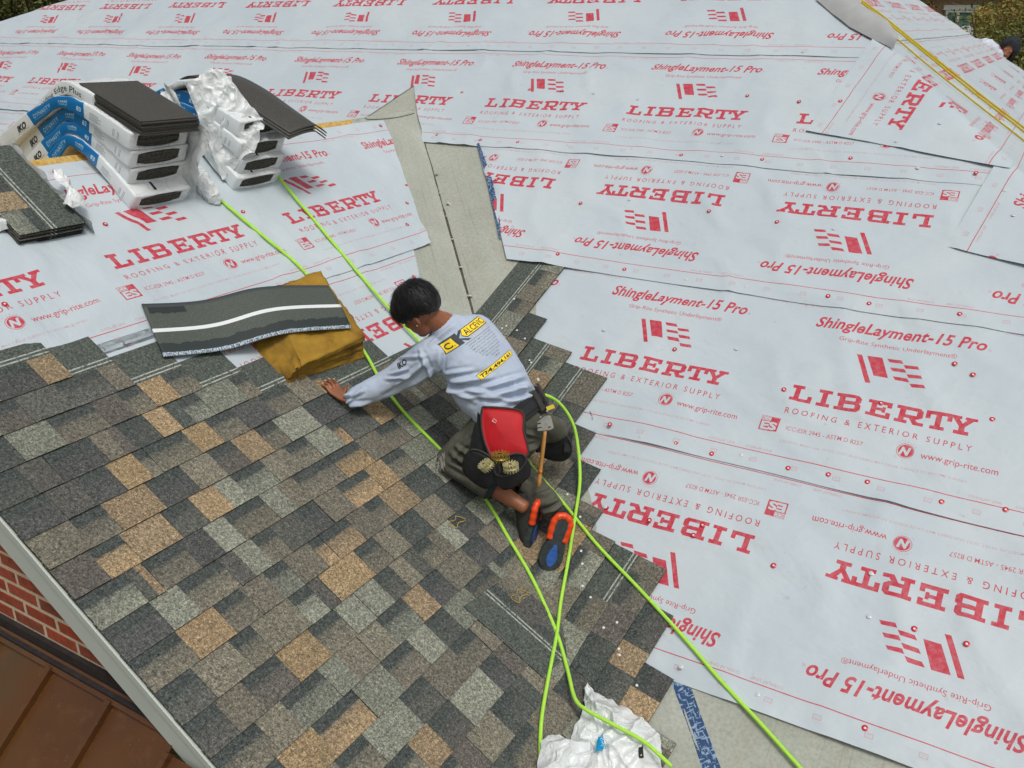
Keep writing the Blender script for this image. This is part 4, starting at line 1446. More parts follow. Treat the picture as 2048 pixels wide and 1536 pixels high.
faces6 = [(ft[0], ft[1], ft[2], ft[3]), (fb[0], fb[1], ft[1], ft[0]), (fb[1], fb[2], ft[2], ft[1]), (fb[2], fb[3], ft[3], ft[2]), (fb[3], fb[0], ft[0], ft[3])]
for a, b_, c_, d in faces6:
    k0 = len(v)
    for j in range(ng + 1):
        for i in range(ng + 1):
            v.append((a.lerp(b_, i / ng)).lerp(d.lerp(c_, i / ng), j / ng))
    f += [tuple(k0 + x for x in q) for q in grid_faces(ng + 1, ng + 1)]
bmf = bmesh.new()
bv = [bmf.verts.new(p - fc) for p in v]
for q in f: bmf.faces.new([bv[i] for i in q])
bmesh.ops.remove_doubles(bmf, verts=bmf.verts, dist=.0006)
bmesh.ops.recalc_face_normals(bmf, faces=bmf.faces)
bmf.normal_update()
for q in bmf.verts:
    w = q.co + fc
    hgt = w.dot(NA)
    n_ = noise.noise(w * 7) * .014 + noise.noise(w * 22) * .009 + noise.noise(w * 60) * .004
    ledge = .016 * noise.noise(Vector((w.y * 18, 0, w.x * 3)))
    q.co += q.normal * (n_ if hgt > .01 else 0)
    d_front = (w - fb[0]).dot(UA)
    if .02 < hgt < .10 and d_front > -.08:
        q.co -= UA * (.012 + ledge * .8 + .010 * noise.noise(Vector((w.y * 9, hgt * 60, 3))))
mf = bpy.data.meshes.new('foam_cushion'); bmf.to_mesh(mf); bmf.free(); mf.materials.append(M_FOAM)
mf.polygons.foreach_set('use_smooth', [True] * len(mf.polygons))
fo = link(bpy.data.objects.new('foam_cushion', mf)); fo.location = fc
tag(fo, 'worn yellow brown foam cushion under the bent grey strip', 'foam cushion')

# shingle strip lying face down, bent over the foam
def mat_underside():
    t = NT('shingle_underside')
    uv = t.coord('UV'); c = t.coord('Object')
    sx = t.new('SeparateXYZ'); t.link(uv, sx.inputs[0])
    V_ = sx.outputs[1]
    n = t.noise(c, 240, 2, .7); nl = t.noise(t.mapping(uv, (16, 3, 1)), 1.0, 3, .6); ns_ = t.noise(t.mapping(uv, (160, 60, 1)), 1, 3, .7); nbig = t.noise(t.mapping(uv, (7, 7, 1)), 1, 2)
    k = t.ramp(n, [(0.3, (.045, .055, .046)), (0.6, (.085, .10, .085)), (0.75, (.17, .19, .165))])
    def band_(a, b, wob=0.0):
        vv = t.math('ADD', V_, t.math('MULTIPLY', t.math('SUBTRACT', nl, .5), wob)) if wob else V_
        return t.math('MULTIPLY', t.math('GREATER_THAN', vv, a), t.math('LESS_THAN', vv, b))
    k = t.mix(band_(.020, .075, .06), k, (.024, .034, .034))
    spot = t.math('MULTIPLY', band_(.285, .335), t.math('MULTIPLY', t.math('GREATER_THAN', sx.outputs[0], .015), t.math('LESS_THAN', t.math('ADD', sx.outputs[0], t.math('MULTIPLY', nbig, .05)), .235)))
    spot2 = t.math('MULTIPLY', t.math('MULTIPLY', t.math('GREATER_THAN', V_, t.math('ADD', .245, t.math('MULTIPLY', nl, .05))), t.math('LESS_THAN', V_, .318)), t.math('MULTIPLY', t.math('GREATER_THAN', sx.outputs[0], .02), t.math('LESS_THAN', t.math('ADD', sx.outputs[0], t.math('MULTIPLY', nbig, .05)), .235)))
    k = t.mix(spot2, k, (.022, .027, .030))
    k = t.mix(band_(.312, .34), k, (.055, .065, .068))
    k = t.mix(band_(.150, .173), k, (.74, .77, .78))
    sp = t.ramp(ns_, [(0.42, (.70, .74, .77)), (0.52, (.16, .25, .34)), (0.62, (.04, .09, .14))])
    k = t.mix(band_(-.1, .021, .010), k, sp)
    t.set(Roughness=.7)
    return t.out(k, t.bump(n, .4, .002))
M_UNDER = mat_underside()
c0, c1 = (-1.921, -0.777), (-2.040, -0.456)
nu, nv = 60, 14
v, uv = [], []
dirv = Vector((1.035, .385))                                   # along the strip, towards the foam
for j in range(nv + 1):
    w = j / nv
    for i in range(nu + 1):
        q = i / nu
        L_ = q * 1.035
        p0 = Vector(c1).lerp(Vector(c0), w)
        d = Vector((1.0, .325 + .02 * w)).normalized()
        s, t = p0.x + d.x * L_ * .955, p0.y + d.y * L_ * .955
        rise = 1 / (1 + math.exp(-(L_ - .45) * 13))
        h = .032 + .116 * rise + .012 * math.sin(w * 3.1) * rise - .012 * max(0, L_ - .8)
        v.append(PA(s, t, h)); uv.append((L_, w * .337))
so_ = mesh('shingle_strip', [p - fc for p in v], grid_faces(nu + 1, nv + 1), M_UNDER, None, True, uv=uv)
so_.location = fc
sm = so_.modifiers.new('thickness', 'SOLIDIFY'); sm.thickness = .005; sm.offset = -1
tag(so_, 'grey shingle strip lying face down over the foam, white line along it', 'shingle strip')

# loose half shingle on the finished courses
rr_ = random.Random(5)
ls = make_shingle(-1.80, -1.335, -1.420, rr_, lambda S, T, h: PA(T + (S + 1.57) * -.10 + .0, -S + (T + 1.6) * .10, h), base_h=.024, flat=True, name='loose_shingle')
ls.data.flip_normals()
tag(ls, 'loose cut shingle with two chalk lines lying on the finished courses beside the crossed ropes', 'shingle')

# ------------------------------------------------------------ ropes
def mat_rope(name, c1_, c2_):
    t = NT(name)
    uv = t.coord('UV')
    wv = t.new('TexWave', wave_type='BANDS', bands_direction='DIAGONAL'); wv.inputs['Scale'].default_value = 1.0; wv.inputs['Distortion'].default_value = .4
    t.link(t.mapping(uv, (6, 160, 1)), wv.inputs['Vector'])
    k = t.mix(wv.outputs['Fac'], c1_, c2_)
    t.set(Roughness=.55)
    return t.out(k, t.bump(wv.outputs['Fac'], .5, .002))
M_LIME = mat_rope('lime_rope', (.36, .78, .035), (.56, .95, .12))
M_YELL = mat_rope('yellow_rope', (.42, .27, .006), (.78, .62, .03))
def rope(name, pts, r, mat, label, group, n=10):
    P = bez(pts, 10)
    P = [p + Vector((noise.noise(p * 3), noise.noise(p * 3 + Vector((9, 0, 0))), 0)) * .004 for p in P]
    b = MB(); o0 = P[0].copy()
    b.tube([p - o0 for p in P], r, n)
    o = b.build(name, mat, None, True); o.location = o0
    return tag(o, label, 'rope', group)
def on_roof(L, hs_=.026):
    return [PV(s, t, hs_) for s, t in L]
G1 = [(-1.021, -1.752), (-0.979, -1.601), (-0.971, -1.499), (-0.981, -1.361), (-0.941, -1.002), (-0.905, -0.696), (-0.954, -0.371), (-1.036, -0.034), (-1.108, 0.161), (-1.150, 0.373), (-1.153, 0.660), (-1.173, 0.842), (-1.186, 1.017), (-1.258, 1.214), (-1.349, 1.452), (-1.482, 1.701), (-1.594, 1.851), (-1.691, 1.976), (-1.695, 2.067), (-1.676, 2.209), (-1.662, 2.353), (-1.678, 2.486)]
P1 = on_roof(G1)
for k in range(7): P1[k] = P1[k] + NA * .006
for k, dh in ((16, .02), (17, .075), (18, .115), (19, .125), (20, .105), (21, .07)): P1[k] = P1[k] + NB * dh
rope('green_rope', P1, .0088, M_LIME, 'lime green rope from the left stack, passing under the foam and the left knee', 'lime green ropes')
G2 = [(-0.432, -1.422), (-0.482, -1.142), (-0.546, -0.713), (-0.607, -0.303), (-0.628, -0.113), (-0.638, 0.044), (-0.660, 0.312), (-0.675, 0.567), (-0.697, 0.842), (-0.794, 1.144), (-0.874, 1.367), (-0.981, 1.643), (-1.080, 1.968), (-1.168, 2.237), (-1.258, 2.487), (-1.339, 2.739), (-1.411, 2.948)]
P2 = on_roof(G2, .024)
for k in range(6): P2[k] = P2[k] + NA * .010
rope('green_rope', P2, .0088, M_LIME, 'lime green rope from the right stack, running under the kneeling worker to the lower right', 'lime green ropes')
P3 = [Vector(q) for q in ((0.889, -0.865, -0.095), (0.982, -0.847, -0.053), (1.033, -0.751, -0.128), (1.099, -0.717, -0.246), (1.151, -0.749, -0.380), (1.213, -0.852, -0.492))] + on_roof([(-0.878, 1.434), (-1.104, 1.542), (-1.310, 1.631), (-1.495, 1.707), (-1.740, 1.810), (-1.901, 1.883), (-2.016, 1.953), (-2.117, 2.028)], .034)
rope('green_rope', P3, .0088, M_LIME, 'lime green rope looping from the right hip of the worker past the orange shoe', 'lime green ropes')
def on_hip(L, h=.044): return [PH(s, t, h) for s, t in L]
Y1 = [(1.206, -0.962), (1.216, -0.803), (1.228, -0.625), (1.087, -0.140), (0.990, 0.286), (0.976, 0.722)]
Y2_ = [(1.350, -0.981), (1.360, -0.818), (1.372, -0.638), (1.252, -0.149), (1.175, 0.282), (1.184, 0.727)]
Y3 = [(0.836, -0.948), (0.798, -0.824), (0.765, -0.607), (0.769, -0.411), (0.614, -0.060), (0.578, 0.334), (0.563, 0.735)]
rope('yellow_rope', on_hip(Y1), .0075, M_YELL, 'left one of the two touching yellow ropes along the right hip', 'yellow ropes')
rope('yellow_rope', on_hip(Y2_), .0075, M_YELL, 'right one of the two touching yellow ropes along the right hip', 'yellow ropes')
rope('yellow_rope', on_hip(Y3, .040), .006, M_YELL, 'single thin yellow rope nearest the fold of the right hip', 'yellow ropes')

# knotted scrap of wrapper round the left rope
kn = empty('plastic_scrap', 'twisted white plastic scrap round the green rope below the left stack', 'plastic wrapper', PA(-.93, -1.48, 0))
b = MB()
pth = bez([Vector(q) for q in ((-1.299, -0.965, 0.904), (-1.227, -0.975, 0.891), (-1.133, -1.021, 0.840), (-1.087, -1.026, 0.796), (-1.087, -0.995, 0.760))], 8)
base = len(b.v)
b.tube([p - kn.location for p in pth], [.025 + .022 * math.sin(i / (len(pth) - 1) * 2.4 + .4) for i in range(len(pth))], 14)
vv = []
for p in b.v:
    q = Vector(p) + kn.location
    vv.append(tuple(Vector(p) * 1 + Vector((noise.noise(q * 40), noise.noise(q * 40 + Vector((7, 0, 0))), noise.noise(q * 40 + Vector((0, 9, 0))))) * .018))
b.v = vv
b.build('film', M_WRAP, kn)

# big torn wrapper at the bottom edge
wp = empty('plastic_wrapper', 'big torn white plastic wrapper with a blue scrap at the bottom picture edge', 'plastic wrapper', PV(-1.75, 2.2, 0))
ol1 = [(-1.573, 1.980), (-1.585, 2.021), (-1.572, 2.142), (-1.568, 2.270), (-1.582, 2.350), (-1.626, 2.401), (-1.708, 2.440), (-1.787, 2.479), (-1.956, 2.280), (-1.979, 2.151), (-1.925, 2.088), (-1.870, 2.038), (-1.816, 2.012), (-1.748, 2.011), (-1.666, 1.991), (-1.619, 1.966)]
def h1(f, s, t): return .02 + .055 * min(1, f * 3.0) + .02 * f
crumple('film', ol1, h1, PV, wp, M_WRAP, 11, rings=40, n=200, amp=.016, off=wp.location)
ol2 = [(-2.026, 1.945), (-1.971, 1.948), (-1.917, 1.995), (-1.860, 2.061), (-1.829, 2.130), (-1.875, 2.202), (-1.994, 2.246), (-2.189, 2.119), (-2.193, 2.038), (-2.103, 1.987)]
crumple('film', ol2, lambda f, s, t: .03 + .07 * min(1, f * 2.5), PV, wp, M_WRAP, 17, rings=30, n=150, amp=.018, off=wp.location)
def blue_image():
    r = Raster(.2, .2, 700, 2)
    r.text('DYNASTY', .02, .07, .055, .30, bold=-.01, rot=.3)
    a = r.result()[:, :, None]
    return image('wrapper_scrap_print', np.ones((r.H, r.W, 3), np.float32) * np.array([.0, .55, .74]) * (1 - a) + a * np.array([.88, .95, .97]))
t = NT('blue_scrap'); im = t.new('TexImage'); im.image = blue_image(); t.link(t.coord('UV'), im.inputs[0]); t.set(Roughness=.3); t.out(im.outputs[0], t.bump(t.noise(t.coord('Object'), 30, 3), .5, .006)); M_BLUE = t.mat
v, uv = [], []
c = [(-1.909, 2.130), (-1.841, 2.105), (-1.789, 2.139), (-1.831, 2.176)]
for j in range(13):
    for i in range(13):
        a = Vector(c[0]).lerp(Vector(c[3]), i / 12); b_ = Vector(c[1]).lerp(Vector(c[2]), i / 12); p = a.lerp(b_, j / 12)
        v.append(PV(p.x, p.y, .128 + .02 * math.sin(i / 12 * 3.1) + .008 * noise.noise(Vector((i * .5, j * .5, 0)))) - wp.location); uv.append((j / 12, 1 - i / 12))
mesh('blue_scrap', v, grid_faces(13, 13), M_BLUE, wp, True, uv=uv)
b = MB(); q = [PV(s, t, .112) for s, t in [(-1.679, 2.329), (-1.669, 2.345), (-1.713, 2.377), (-1.724, 2.360)]]
b.add([p - wp.location for p in q], [(0, 1, 2, 3)])
b.build('tear_tape', M_ASPH, wp)

# loops of thin strapping cord left on the shingles
M_STRING = plain('yellow_string', (.50, .34, .06), .6, .1, 20, .1)
for k, (cx, cy, rx, ry, lab) in enumerate(((908, 1050, 8, 18, 'thin yellow string loop on the shingles left of the shoes'), (1032, 1198, 10, 14, 'tangled yellow string on the shingles beside the loose shingle'))):
    pts = []
    c = [(-1.442, 0.998), (-1.494, 1.459)][k]
    for i in range(19):
        a = i / 18 * 6.6
        pts.append(PV(c[0] + .045 * math.cos(a) * (1 + .3 * math.sin(2 * a)), c[1] + .022 * math.sin(a) + .012 * math.sin(3 * a), .030 + .004 * math.sin(a * 2)))
    b = MB(); b.tube([p - pts[0] for p in pts], .0018, 5)
    o = b.build('string_loop', M_STRING, None, True); o.location = pts[0]
    tag(o, lab, 'string', 'string loops')

# ------------------------------------------------------------ figures
def sect_tube(bm, pts, radii, lat, n=16, sub=5):
    """closed tube through pts; radii = [(half width along lat, half depth)]"""
    P = bez(pts, sub)
    Rr = []
    for i in range(len(pts) - 1):
        for k in range(sub):
            t = k / sub; t = t * t * (3 - 2 * t)
            Rr.append((radii[i][0] * (1 - t) + radii[i + 1][0] * t, radii[i][1] * (1 - t) + radii[i + 1][1] * t))
    Rr.append(radii[-1])
    rings = []
    for i, p in enumerate(P):
        t = (P[min(i + 1, len(P) - 1)] - P[max(i - 1, 0)]).normalized()
        l = (lat - t * lat.dot(t)).normalized(); d = t.cross(l)
        rings.append([bm.verts.new(p + l * (math.cos(6.28319 * k / n) * Rr[i][0]) + d * (math.sin(6.28319 * k / n) * Rr[i][1])) for k in range(n)])
    for a, b in zip(rings, rings[1:]):
        for k in range(n):
            bm.faces.new((a[k], a[(k + 1) % n], b[(k + 1) % n], b[k]))
    # rounded ends
    for ring, p, t, r in ((rings[0], P[0], (P[0] - P[1]).normalized(), min(Rr[0])), (rings[-1], P[-1], (P[-1] - P[-2]).normalized(), min(Rr[-1]))):
        c = bm.verts.new(p + t * r * .55)
        mid = [bm.verts.new(p.lerp(v.co, .72) + t * r * .38) for v in ring]
        for k in range(n):
            f1 = (ring[k], mid[k], mid[(k + 1) % n], ring[(k + 1) % n]); f2 = (mid[k], c, mid[(k + 1) % n])
            for f in (f1, f2): bm.faces.new(f)

def ell(bm, c, axes, n=3):
    r = bmesh.ops.create_icosphere(bm, subdivisions=n, radius=1.0)
    X, Y, Z = axes
    for v in r['verts']:
        q = v.co.copy()
        v.co = Vector(c) + X * q.x + Y * q.y + Z * q.z

def fuse(bm, voxel, smooth=4, factor=.5):
    """merge overlapping closed pieces into one continuous surface; returns (verts, faces)"""
    bmesh.ops.recalc_face_normals(bm, faces=bm.faces)
    me = bpy.data.meshes.new('fuse'); bm.to_mesh(me); bm.free()
    ob = link(bpy.data.objects.new('fuse', me))
    m = ob.modifiers.new('remesh', 'REMESH'); m.mode = 'VOXEL'; m.voxel_size = voxel; m.adaptivity = 0
    if smooth:
        s = ob.modifiers.new('smooth', 'SMOOTH'); s.iterations = smooth; s.factor = factor
    dg = bpy.context.evaluated_depsgraph_get(); dg.update()
    out = bpy.data.meshes.new_from_object(ob.evaluated_get(dg))
    v = np.zeros(len(out.vertices) * 3); out.vertices.foreach_get('co', v); v = v.reshape(-1, 3)
    f = [tuple(p.vertices) for p in out.polygons]
    nr = np.zeros(len(out.vertices) * 3); out.vertices.foreach_get('normal', nr)
    bpy.data.objects.remove(ob); bpy.data.meshes.remove(out); bpy.data.meshes.remove(me)
    return v, f, nr.reshape(-1, 3)

CR = Vector((.85842, .51294, 0)); CU = Vector((-.19323, .32338, .92633)); CK = Vector((.47515, -.79518, .37671))   # sketch axes: to the right, up, towards the viewer

def fold(v, nr, folds, axis=CK):
    """raised cloth folds along segments; distance measured at right angles to axis"""
    A_ = np.array(axis)
    out = v.copy()
    for (a, b_, w, amp) in folds:
        a, b_ = np.array(a), np.array(b_)
        d = b_ - a; d = d - A_ * (d @ A_); L2 = d @ d
        q = v - a; q = q - np.outer(q @ A_, A_)
        t = np.clip(q @ d / L2, 0, 1)
        dist = np.linalg.norm(q - np.outer(t, d), axis=1)
        fade = np.sin(np.pi * np.clip(t * .94 + .03, 0, 1)) ** .6
        face = np.clip(nr @ A_ * 2, 0, 1)
        k = amp * fade * face * (np.exp(-(dist / w) ** 2) - .45 * np.exp(-((dist - 1.9 * w) / (.9 * w)) ** 2))
        out += nr * k[:, None]
    return out
def cloth_noise(v, nr, amp, sc, seed=0):
    k = np.array([noise.noise(Vector(p) * sc + Vector((seed, 0, 0))) + .5 * noise.noise(Vector(p) * sc * 2.3 + Vector((0, seed, 0))) for p in v])
    return v + nr * (amp * k)[:, None]

def mat_skin(name, a, b_):
    t = NT(name); c = t.coord('Object')
    n = t.noise(c, 14, 4); n2 = t.noise(c, 180, 2)
    t.set(Roughness=.48)
    t.b.inputs['Subsurface Weight'].default_value = .06
    t.b.inputs['Subsurface Radius'].default_value = (.01, .004, .002)
    return t.out(t.ramp(n, [(.3, a), (.7, b_)]), t.bump(n2, .12, .001))
M_SKIN = mat_skin('skin', (.24, .085, .038), (.33, .125, .060))
M_SKIN2 = mat_skin('skin_light', (.33, .12, .07), (.42, .17, .10))
def mat_hair():
    t = NT('black_hair'); c = t.coord('Object')
    n = t.noise(t.mapping(c, (60, 60, 14)), 2, 3)
    t.set(Roughness=.5); t.b.inputs['Specular IOR Level'].default_value = .35
    return t.out(t.ramp(n, [(.3, (.004, .004, .005)), (.7, (.016, .015, .017))]), t.bump(n, .6, .004))
M_HAIR = mat_hair()

# ---- kneeling roofer: joints
lhip, rhip = Vector((0.872, -1.141, -0.131)), Vector((1.002, -0.949, -0.171))
lknee, lank = Vector((0.655, -1.235, -0.340)), Vector((1.054, -1.185, -0.508))
rknee, rank = Vector((0.795, -0.942, -0.418)), Vector((1.201, -1.112, -0.523))
pel, mid_, chest, neck = Vector((0.930, -1.035, -0.146)), Vector((0.818, -1.066, 0.050)), Vector((0.673, -1.096, 0.233)), Vector((0.589, -1.159, 0.350))
lsh, rsh = Vector((0.589, -1.216, 0.217)), Vector((0.633, -0.945, 0.260))
lelb, lwri, lpalm = Vector((0.350, -1.288, 0.041)), Vector((0.187, -1.411, -0.048)), Vector((0.107, -1.415, -0.034))
relb, rwri, rpalm = Vector((0.354, -0.810, 0.075)), Vector((0.187, -0.762, -0.030)), Vector((0.142, -0.810, -0.054))
latP = (rhip - lhip).normalized()
latS = (rsh - lsh).normalized()
spine = (neck - pel).normalized()

# head frame: f faces where he looks, u to the crown
hf = (CR * -.74 + CU * -.40 + CK * -.54).normalized()
hu = CU * .80 + CK * .52 + CR * -.10
hu = (hu - hf * hu.dot(hf)).normalized()
hr = hf.cross(hu)                                     # his right
hc = Vector((0.511, -1.235, 0.424))
def H(f, r, u): return hc + hf * f + hr * r + hu * u

def head_mesh(bm, hc, hf, hr, hu, neck0, s=1.0):
    P = lambda f, r, u: hc + (hf * f + hr * r + hu * u) * s
    E3 = lambda c, a, b_, d, n=3: ell(bm, c, (hf * a * s, hr * b_ * s, hu * d * s), n)
    E3(P(-.012, 0, .025), .095, .075, .092)          # skull
    E3(P(.030, 0, -.035), .062, .060, .080)          # face
    E3(P(.052, 0, -.088), .030, .036, .026)          # chin
    E3(P(.020, 0, -.070), .050, .054, .040)          # jaw
    for sg in (-1, 1):
        E3(P(.062, sg * .034, -.022), .022, .022, .018)   # cheekbone
        E3(P(.068, sg * .030, .024), .020, .028, .010)    # brow
        E3(P(-.006, sg * .074, -.012), .017, .008, .032)  # ear
        E3(P(-.014, sg * .079, -.012), .008, .007, .029)
        E3(P(.000, sg * .077, -.037), .010, .007, .010)   # lobe
        E3(P(.074, sg * .030, .004), .010, .013, .007)    # eyelids
        E3(P(.094, sg * .011, -.032), .010, .009, .008)   # nostril
    E3(P(.088, 0, -.010), .012, .010, .026)
    E3(P(.102, 0, -.026), .014, .011, .012)          # nose tip
    E3(P(.084, 0, -.056), .012, .022, .0065)         # lips
    E3(P(.082, 0, -.066), .012, .019, .0065)
    sect_tube(bm, [neck0, neck0.lerp(P(-.03, 0, -.06), .5), P(-.022, 0, -.045)], [(.066, .064), (.056, .056), (.054, .056)], hr)

def hand_mesh(bm, wrist, palm, fdir, across, nrm, spread, curl=.10, s=1.0, thumb=1):
    """palm and five fingers; across points from the little finger to the thumb side"""
    sect_tube(bm, [wrist, wrist.lerp(palm, .55), palm + fdir * .030 * s], [(.028 * s, .021 * s), (.036 * s, .016 * s), (.041 * s, .013 * s)], across, 12, 4)
    for k, (off, ln, r) in enumerate(((-.031, .058, .0076), (-.011, .072, .0086), (.010, .078, .0090), (.031, .070, .0088))):
        d = (fdir + across * spread * (k - 1.5)).normalized()
        b = palm + fdir * .030 * s + across * off * s
        pts = [b - d * .022 * s, b + d * ln * .42 * s + nrm * .006 * s, b + d * ln * .74 * s - nrm * curl * .05 * s, b + d * ln * s - nrm * curl * .16 * s]
        sect_tube(bm, pts, [(r * 1.05 * s, r * s), (r * 1.04 * s, r * s), (r * .95 * s, r * .92 * s), (r * .80 * s, r * .72 * s)], across, 10, 3)
    b = palm - fdir * .012 * s + across * .030 * s * thumb
    d = (fdir * .62 + across * .78 * thumb).normalized()
    sect_tube(bm, [b - d * .02 * s, b + d * .026 * s, b + d * .048 * s + fdir * .006 * s, b + d * .066 * s + fdir * .014 * s - nrm * .004 * s], [(.0125 * s, .0125 * s), (.0112 * s, .011 * s), (.0100 * s, .0096 * s), (.0080 * s, .0074 * s)], nrm, 10, 3)

person = empty('person', 'worker kneeling on the shingles in a pale shirt with yellow back print', 'person', lknee - NA * .08)
PB0 = person.location
def pp(name, v, f, mat, smooth=True, uv=None, mats=None, midx=None):
    return mesh(name, [Vector(q) - PB0 for q in v], f, mat, person, smooth, uv=uv, mats=mats, midx=midx)

# ---- body (one continuous surface)
bm = bmesh.new()
head_mesh(bm, hc, hf, hr, hu, neck, 1.06)
sect_tube(bm, [pel, mid_, chest, neck], [(.135, .095), (.130, .090), (.150, .095), (.070, .065)], latS, 18)
sect_tube(bm, [lhip, lhip.lerp(lknee, .5), lknee], [(.070, .070), (.066, .066), (.052, .052)], latP)
sect_tube(bm, [lknee, lknee.lerp(lank, .35), lknee.lerp(lank, .75), lank, lank + (lank - lknee) * .05], [(.050, .050), (.054, .052), (.041, .041), (.034, .034), (.034, .034)], NA)
sect_tube(bm, [rhip, rhip.lerp(rknee, .5), rknee], [(.070, .070), (.066, .066), (.052, .052)], latP)
sect_tube(bm, [rknee, rknee.lerp(rank, .35), rank], [(.050, .050), (.054, .052), (.034, .034)], NA)
for sh, el_, wr_2 in ((lsh, lelb, lwri), (rsh, relb, rwri)):
    sect_tube(bm, [sh.lerp(chest, .3), sh, sh.lerp(el_, .5), el_, el_.lerp(wr_2, .4), wr_2], [(.045, .045), (.046, .046), (.041, .041), (.037, .037), (.037, .036), (.026, .024)], NA)
fdir = (Vector((0.030, -1.396, 0.004)) - lpalm); fdir = (fdir - NA * fdir.dot(NA)).normalized()
ac = fdir.cross(NA).normalized()
hand_mesh(bm, lwri, lpalm, fdir, ac, NA, .10, s=1.0)
fd2 = (Vector((0.094, -0.946, -0.039)) - rpalm); fd2 = (fd2 - NA * fd2.dot(NA)).normalized()
hand_mesh(bm, rwri, rpalm, fd2, fd2.cross(NA) * -1, NA, .10)
v, f, nr = fuse(bm, .0042, 3, .5)
pp('body', v, f, M_SKIN)
# nails of the left hand, eyes, brows, stud
M_NAIL = plain('fingernail', (.52, .30, .22), .3, .05, 30, .0)
b = MB()
for k, (off, ln) in enumerate(((-.031, .058), (-.011, .072), (.010, .078), (.031, .070))):
    d = (fdir + ac * .10 * (k - 1.5)).normalized()
    p = lpalm + fdir * .030 + ac * off + d * (ln * .93) + NA * .0035
    b.box(p, (.011, .009, .003), (d, ac, NA))
b.v = [tuple(Vector(q) - PB0) for q in b.v]
b.build('fingernails', M_NAIL, person)
M_EYE = plain('eye_white', (.62, .58, .54), .2, .03, 10, 0); M_IRIS = plain('eye_iris', (.012, .007, .004), .15, .1, 10, 0)
for sg in (-1, 1):
    bm = bmesh.new(); ell(bm, H(.072, sg * .030, .002), (hf * .0115, hr * .0115, hu * .0115), 2); ell(bm, H(.081, sg * .030, .001), (hf * .004, hr * .005, hu * .005), 1)
    me = bpy.data.meshes.new('eye'); 
    for q in bm.verts: q.co -= PB0
    bm.to_mesh(me); bm.free(); me.materials.append(M_EYE); me.materials.append(M_IRIS)
    o = link(bpy.data.objects.new('eye', me)); o.parent = person
    b = MB(); b.tube([H(.080, sg * .014, .021) - PB0, H(.086, sg * .030, .027) - PB0, H(.070, sg * .050, .022) - PB0], [.003, .004, .002], 6); b.build('eyebrow', M_HAIR, person, True)
bm = bmesh.new(); ell(bm, H(.002, -.085, -.037) - PB0, (hf * .0042, hr * .0042, hu * .0042), 2)
me = bpy.data.meshes.new('ear_stud'); bm.to_mesh(me); bm.free(); me.materials.append(M_WHITE); o = link(bpy.data.objects.new('ear_stud', me)); o.parent = person

# ---- hair: a full bowl with a fringe, cut short at the neck
bm = bmesh.new()
E3 = lambda f_, r, u, a, b_, d: ell(bm, H(f_ * 1.06, r * 1.06, u * 1.06), (hf * a * 1.06, hr * b_ * 1.06, hu * d * 1.06), 3)
E3(-.012, 0, .050, .118, .098, .092)
E3(.045, 0, .050, .072, .082, .062)
E3(-.070, 0, .020, .056, .082, .070)
for sg in (-1, 1): E3(.010, sg * .045, .040, .085, .048, .062)
E3(-.02, 0, .085, .095, .085, .062)
v, f, nr = fuse(bm, .005, 6, .5)
v = cloth_noise(v, nr, .004, 22, 3)
# cut the bowl: keep what lies above the hair line
q = v - np.array(hc); cf, cu = q @ np.array(hf), q @ np.array(hu)
line = np.where(cf > .02, .016 - .25 * (cf - .02), np.where(cf > -.05, .002, .002 + (cf + .05) * .62))
keep = cu > line - .012 + .006 * np.sin(cf * 260)
ff = [t for t in f if all(keep[i] for i in t)]
vv, fv = [tuple(x) for x in v], list(ff)
rng = random.Random(9)
cand = [i for t in ff for i in t[:1]]
for _ in range(3000):
    i = rng.choice(cand)
    p = Vector(v[i]); n_ = Vector(nr[i])
    back = (p - H(-.03, 0, .135))
    d = (back - n_ * back.dot(n_)).normalized() + Vector((rng.gauss(0, 1), rng.gauss(0, 1), rng.gauss(0, 1))) * .13
    L = rng.uniform(.025, .05)
    p1 = p + d * L * .5 + n_ * rng.uniform(.001, .005); p2 = p + d * L + n_ * rng.uniform(-.003, .003)
    if (p2 - hc).dot(hu) < -.005: continue
    sd = d.cross(n_).normalized() * .0010
    k = len(vv)
    vv += [tuple(p - sd), tuple(p + sd), tuple(p1 + sd), tuple(p1 - sd), tuple(p2)]
    fv += [(k, k + 1, k + 2, k + 3), (k + 3, k + 2, k + 4)]
pp('hair', vv, fv, M_HAIR)

